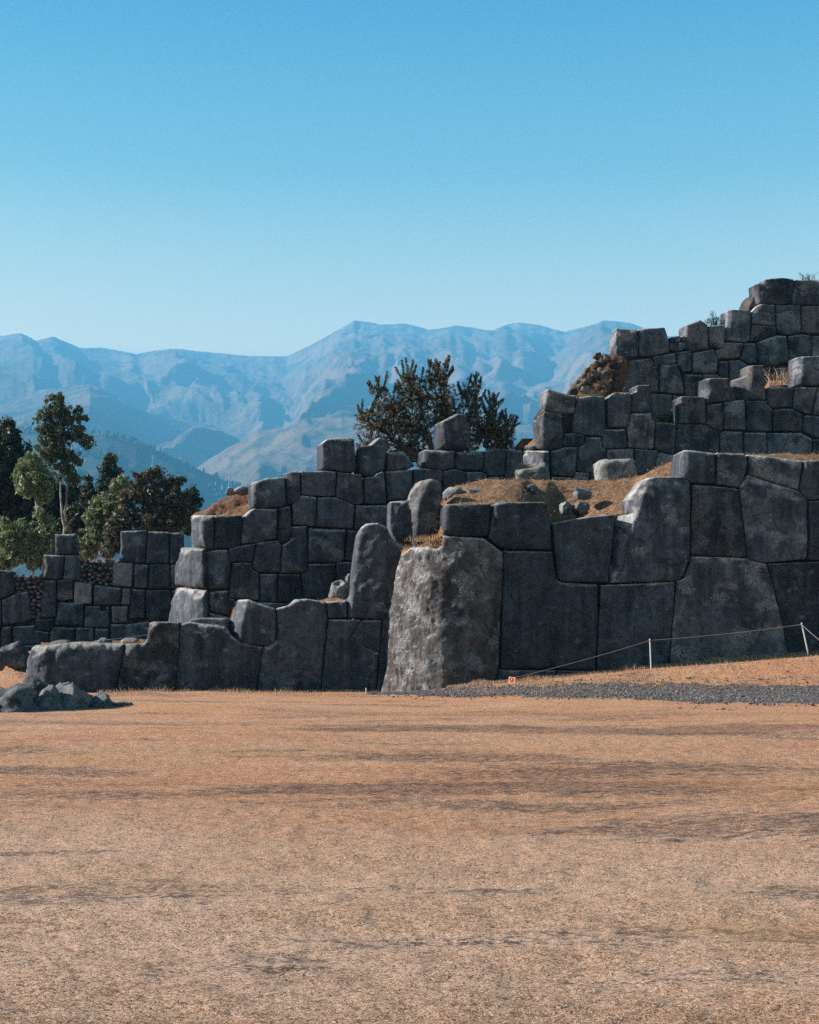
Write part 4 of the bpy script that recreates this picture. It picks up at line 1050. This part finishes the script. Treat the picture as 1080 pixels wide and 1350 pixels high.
tree('leafy_tree', 'broad brown leaved tree behind the two top blocks of the distant wall', 84, (190, 750), [(185, 632, 12, 10), (205, 628, 12, 12), (225, 635, 14, 10), (238, 632, 8, 6), (175, 655, 20, 18), (205, 655, 24, 20), (232, 660, 18, 20), (165, 685, 20, 22), (195, 690, 26, 24), (225, 690, 22, 22), (150, 705, 16, 20), (145, 725, 12, 14), (250, 680, 14, 16), (180, 715, 24, 14)],
     620, 34, .14, M_L_BROWN, .32, .15, [[(190, 750), (190, 690), (205, 640)], [(190, 700), (230, 650)]])
tree('leafy_tree', 'small dark tree peeking out right of the broad brown tree', 92, (255, 740), [(253, 652, 11, 10), (248, 668, 14, 12), (262, 662, 7, 8), (250, 690, 16, 16)],
     130, 34, .14, M_L_DARK, .34, .1, [[(255, 740), (254, 660)]])
tree('leafy_tree', 'dark shaded tree filling the gap behind the tall eucalyptus stem', 100, (75, 760), [(70, 660, 20, 24), (95, 660, 18, 20), (80, 700, 28, 26), (40, 690, 24, 28), (105, 720, 20, 22), (60, 735, 24, 12)],
     900, 40, .17, M_L_DARK, .45, .15, [[(75, 760), (75, 680)]])

def shrub(name, label, px, py, Y, w, h, n, size, mat, twigs=10, tm=None):
    base = np.array(P(px, py, Y)); root = empty(name, tuple(base), label, 'shrub')
    TV, TF, tips = [], [], []
    for i in range(twigs):
        tip = base+np.array([RNG.uniform(-w, w)/2, RNG.uniform(-w, w)*.3, RNG.uniform(.35, 1)*h])
        mid = base*.5+tip*.5+RNG.normal(0, .04, 3)
        v, f = tube([base+[(tip-base)[0]*.75, 0, -.1], mid, tip], [.02, .014, .007], 4); o = sum(len(a) for a in TV); TV.append(np.array(v)); TF += [[k+o for k in q] for q in f]
        for t in np.linspace(.3, 1, 5): tips.append(base*(1-t)+tip*t+np.array([(tip-base)[0]*.75*(1-t), 0, 0])+RNG.normal(0, .07*h, 3))
    v, f = leaves(np.array(tips), np.full(len(tips), .11*max(.6, w)), n*2, size*.6, 1.8)
    mesh_np('twigs', np.concatenate(TV), TF, tm or M_TWIG, True, root, tuple(base))
    mesh_np('foliage', v, f, mat, False, root, tuple(base))
shrub('shrub', 'little dark leafy shrub on top of the uppermost wall beside the tall block', 944, 429, 76.2, 1.0, .75, 9, .07, M_L_DARK, 12)
shrub('shrub', 'thin twiggy weed on the very top of the ruin at right', 1065, 369, 77, 1.1, .45, 2, .04, M_L_BROWN, 16)
shrub('shrub', 'small yellow green shrub in the notch of the upper wall', 878, 554, 68.3, .8, .42, 26, .06, M_L_YEL, 14)
shrub('shrub', 'tiny weed growing at the base of the highest wall, above the yellow shrub', 904, 515, 75.8, .3, .3, 12, .06, M_L_YEL, 6)
shrub('shrub', 'low green weeds growing at the foot of the rubble bank', 783, 524, 72.5, 1.5, .35, 5, .05, M_L_YEL, 12)
shrub('shrub', 'tiny twig on the small masonry patch of the top wall', 900, 442, 76, .3, .35, 3, .04, M_L_DARK, 5)

# ------------------------------------------------------------------ mountains
def mountains():
    nu, ny = 1300, 760
    u = np.linspace(-.55, .55, nu); Yr = np.geomspace(900, 13500, ny)
    YY, UU = np.meshgrid(Yr, u, indexing='ij'); XX = UU*YY
    el = lambda pts, uu: (HOR-np.interp(uu*F_PX+CX, [a for a, b in pts], [b for a, b in pts]))/F_PX
    sky_pts = [(-600, 440), (-300, 455), (-100, 440), (0, 444), (28, 442), (48, 452), (70, 444), (105, 459), (130, 458), (180, 468), (225, 461), (280, 467), (330, 470), (380, 470), (395, 463), (430, 443), (452, 432), (468, 424), (500, 428), (545, 432), (565, 437), (600, 430), (650, 436), (668, 428), (685, 425), (712, 428), (745, 437), (770, 430), (795, 423), (830, 428), (880, 445), (1000, 440), (1300, 420), (1700, 450)]
    wob = .03*fbm(YY/1500, UU*6, 0, 4, 51)
    ridge = lambda a: 1-(np.sqrt(a*a+.02)-.1)
    # spurs run down towards the viewer
    wx = XX+500*fbm(XX/1600, YY/1800, 0, 3, 61); wy = YY+500*fbm(XX/1600, YY/1800, 9, 3, 62)
    r1 = ridge(fbm(wx/1500, wy/2400, 0, 2, 71)*1.8); r2 = ridge(vnoise(wx/640, wy/900, 4, 72)*1.4); r3 = ridge(vnoise(wx/280, wy/380, 8, 73)*1.5); r4 = ridge(vnoise(wx/110, wy/170, 2, 74)*1.4)+.45*ridge(vnoise(wx/48, wy/66, 2, 75)*1.5)-.4
    def layer(pts, r0, front, back, wk=1.0):
        e = el(pts, UU+wob*wk*np.clip(np.abs(YY-r0)/3000, 0, 1))
        crest = e*r0+0*YY
        d = YY-r0
        return np.where(d < 0, crest+d*front, crest-d*back)
    A = layer(sky_pts, 10500, .27, .1, 3)
    A = A - (230*(1-r1)+120*(1-r2)+75*(1-r3)+36*(1-r4))*(.3+.7*sstep(0, 3500, np.abs(YY-10500)))
    D = layer([(-600, 900), (500, 640), (620, 560), (690, 505), (740, 462), (775, 430), (795, 424), (815, 426), (840, 440), (1000, 470), (1300, 480), (1700, 500)], 8600, .31, .5, .6)
    D = D - (110*(1-r2)+80*(1-r3)+40*(1-r4))*(.4+.6*sstep(0, 2500, np.abs(YY-8600)))
    E = layer([(-600, 470), (-100, 480), (0, 500), (120, 490), (200, 520), (300, 545), (400, 560), (500, 590), (600, 640), (1700, 900)], 7800, .24, .4, 1)
    E = E - (120*(1-r1)+95*(1-r2)+55*(1-r3)+26*(1-r4))*(.5+.5*sstep(0, 2500, np.abs(YY-7800)))
    B = layer([(-600, 900), (150, 760), (230, 640), (262, 602), (300, 580), (340, 560), (400, 545), (450, 534), (540, 528), (640, 545), (760, 560), (900, 540), (1700, 500)], 5600, .27, .35, .6)
    B = B - (70*(1-r2)+55*(1-r3)+26*(1-r4))*(.4+.6*sstep(0, 1800, np.abs(YY-5600)))
    C = layer([(-600, 560), (-200, 560), (0, 566), (60, 566), (110, 571), (140, 572), (180, 581), (215, 597), (260, 618), (310, 640), (360, 655), (420, 640), (500, 625), (600, 660), (700, 700), (900, 720), (1700, 700)], 4000, .26, .3, .4)
    C = C - (50*(1-r2)+36*(1-r3)+16*(1-r4))*sstep(0, 500, np.abs(YY-4000)+60)
    base = -120+0*YY
    # pin the two skylines after erosion
    H = np.maximum.reduce([A, D])
    eh = (H-EYE)/YY; top = eh.max(0); tgt = el(sky_pts, u)+(fbm(u*34, 0, 0, 4, 500)*4.5+.5)/F_PX
    ker = np.hanning(5); ker /= ker.sum()
    corr = np.convolve(np.pad(tgt-top, 2, mode='edge'), ker, 'valid')
    H = H+corr[None]*YY*sstep(4500, 8500, YY)
    tC = np.array([(HOR-np.interp(x*F_PX+CX, [-600, 0, 60, 110, 140, 180, 215, 260, 310, 360], [560, 566, 566, 571, 572, 581, 597, 618, 640, 655]))/F_PX for x in u])
    mask = (u*F_PX+CX) < 370
    cc = np.where(mask, tC-((C-EYE)/YY).max(0), 0); cc = np.convolve(np.pad(cc, 2, mode='edge'), ker, 'valid')
    C = C+cc[None]*YY
    Hn = np.maximum.reduce([E, B])
    ZZ = np.maximum.reduce([H, Hn, C, base])
    nearC = (C >= ZZ-1e-6) & (YY < 4900)
    V = np.stack([XX, YY, ZZ], -1).reshape(-1, 3)
    F4 = grid_faces(ny, nu)
    o = mesh_np('mountains', V, F4, M_MOUNT)
    o.data.materials.append(M_WOODHILL)
    fm = nearC.ravel()[F4].all(1).astype(np.int32)
    o.data.polygons.foreach_set('material_index', fm)
    tag(o, 'range of dry brown mountains fading into blue haze', None, None, 'structure')
    # far off wood on the near spur
    k = 2600
    iy = RNG.integers(0, ny, 400000); iu = RNG.integers(0, nu, 400000)
    px = u[iu]*F_PX+CX; Zs = C[iy, iu]; ok = nearC[iy, iu] & (px > -80) & (px < 480) & (Yr[iy] > 2900) & (Yr[iy] < 4150) & ((vnoise(XX[iy, iu]/160, YY[iy, iu]/160, 0, 5) > .1) | (np.abs(Yr[iy]-4000) < 80))
    iy, iu = iy[ok][:k], iu[ok][:k]
    cen = np.stack([XX[iy, iu]+RNG.normal(0, 5, len(iy)), YY[iy, iu], ZZ[iy, iu]], 1)
    bm = bmesh.new(); bmesh.ops.create_icosphere(bm, subdivisions=1, radius=1)
    bv = np.array([q.co[:] for q in bm.verts]); bf = np.array([[q.index for q in w.verts] for w in bm.faces]); bm.free()
    m = len(cen); hh = RNG.uniform(4, 11, m)
    Vt = bv[None]*np.stack([hh*.42, hh*.42, hh*.9], 1)[:, None]*(1+RNG.uniform(-.25, .25, (m, len(bv), 1)))+(cen+np.stack([0*hh, 0*hh, hh*.6], 1))[:, None]
    Ft = bf[None]+(np.arange(m)*len(bv))[:, None, None]
    o2 = mesh_np('distant_wood', Vt.reshape(-1, 3), Ft.reshape(-1, 3), M_L_DARK, False)
    tag(o2, 'far off trees along the hazy forested spur at left', 'wood', None, 'stuff')
    return ZZ.max(), V
zmax, _ = mountains()

# power pylons on the near spur
def pylon(label, px, y0, y1, Y):
    a, b = np.array(P(px, y1, Y)), np.array(P(px, y0, Y)); h = b[2]-a[2]; w = h*.12
    V, Fc = [], []
    def bar(p, q, r=.35):
        v, f = tube([p, q], r, 4); o = sum(len(x) for x in V); V.append(np.array(v)); Fc.extend([[k+o for k in z] for z in f])
    for sx in (-1, 1):
        for sy in (-1, 1): bar(a+[sx*w, sy*w, -8], b+[sx*w*.15, sy*w*.15, 0])
    for k in range(6):
        z0, z1 = k/6, (k+1)/6; w0, w1 = w*(1-.85*z0), w*(1-.85*z1)
        bar(a+[-w0, -w0, h*z0], a+[w1, -w1, h*z1], .25); bar(a+[w0, -w0, h*z0], a+[-w1, -w1, h*z1], .25)
    for z in (.72, .84, .96): bar(a+[-w*1.3, 0, h*z], a+[w*1.3, 0, h*z], .3)
    o = mesh_np('pylon', np.concatenate(V), Fc, M_POST, False, None, tuple(a)); tag(o, label, 'pylon')
pylon('tiny hazy pylon low on the blue slope, above the reddish earth bank', 303, 624, 648, 3000)
pylon('tiny hazy pylon on the blue slope above the brown leaved tree', 202, 600, 616, 3400)

# ------------------------------------------------------------------ air
me = bpy.data.meshes.new('haze'); bm = bmesh.new(); bmesh.ops.create_cube(bm, size=1); bm.to_mesh(me); bm.free()
hz = bpy.data.objects.new('haze', me); COL.objects.link(hz)
zlo, zhi = -125.0, float(zmax)+15
hz.scale = (17000, 15000, zhi-zlo); hz.location = (0, 6500, (zhi+zlo)/2)
hm = bpy.data.materials.new('haze_air'); hm.use_nodes = True; nt = hm.node_tree; nt.nodes.clear()
out = nt.nodes.new('ShaderNodeOutputMaterial'); pv = nt.nodes.new('ShaderNodeVolumePrincipled')
pv.inputs['Color'].default_value = (.11, .40, .69, 1); pv.inputs['Density'].default_value = 1.55e-4; pv.inputs['Anisotropy'].default_value = .0
nt.links.new(pv.outputs[0], out.inputs['Volume']); me.materials.append(hm)
tag(hz, 'blue mountain haze', 'haze', None, 'stuff')
hz.display_type = 'WIRE'
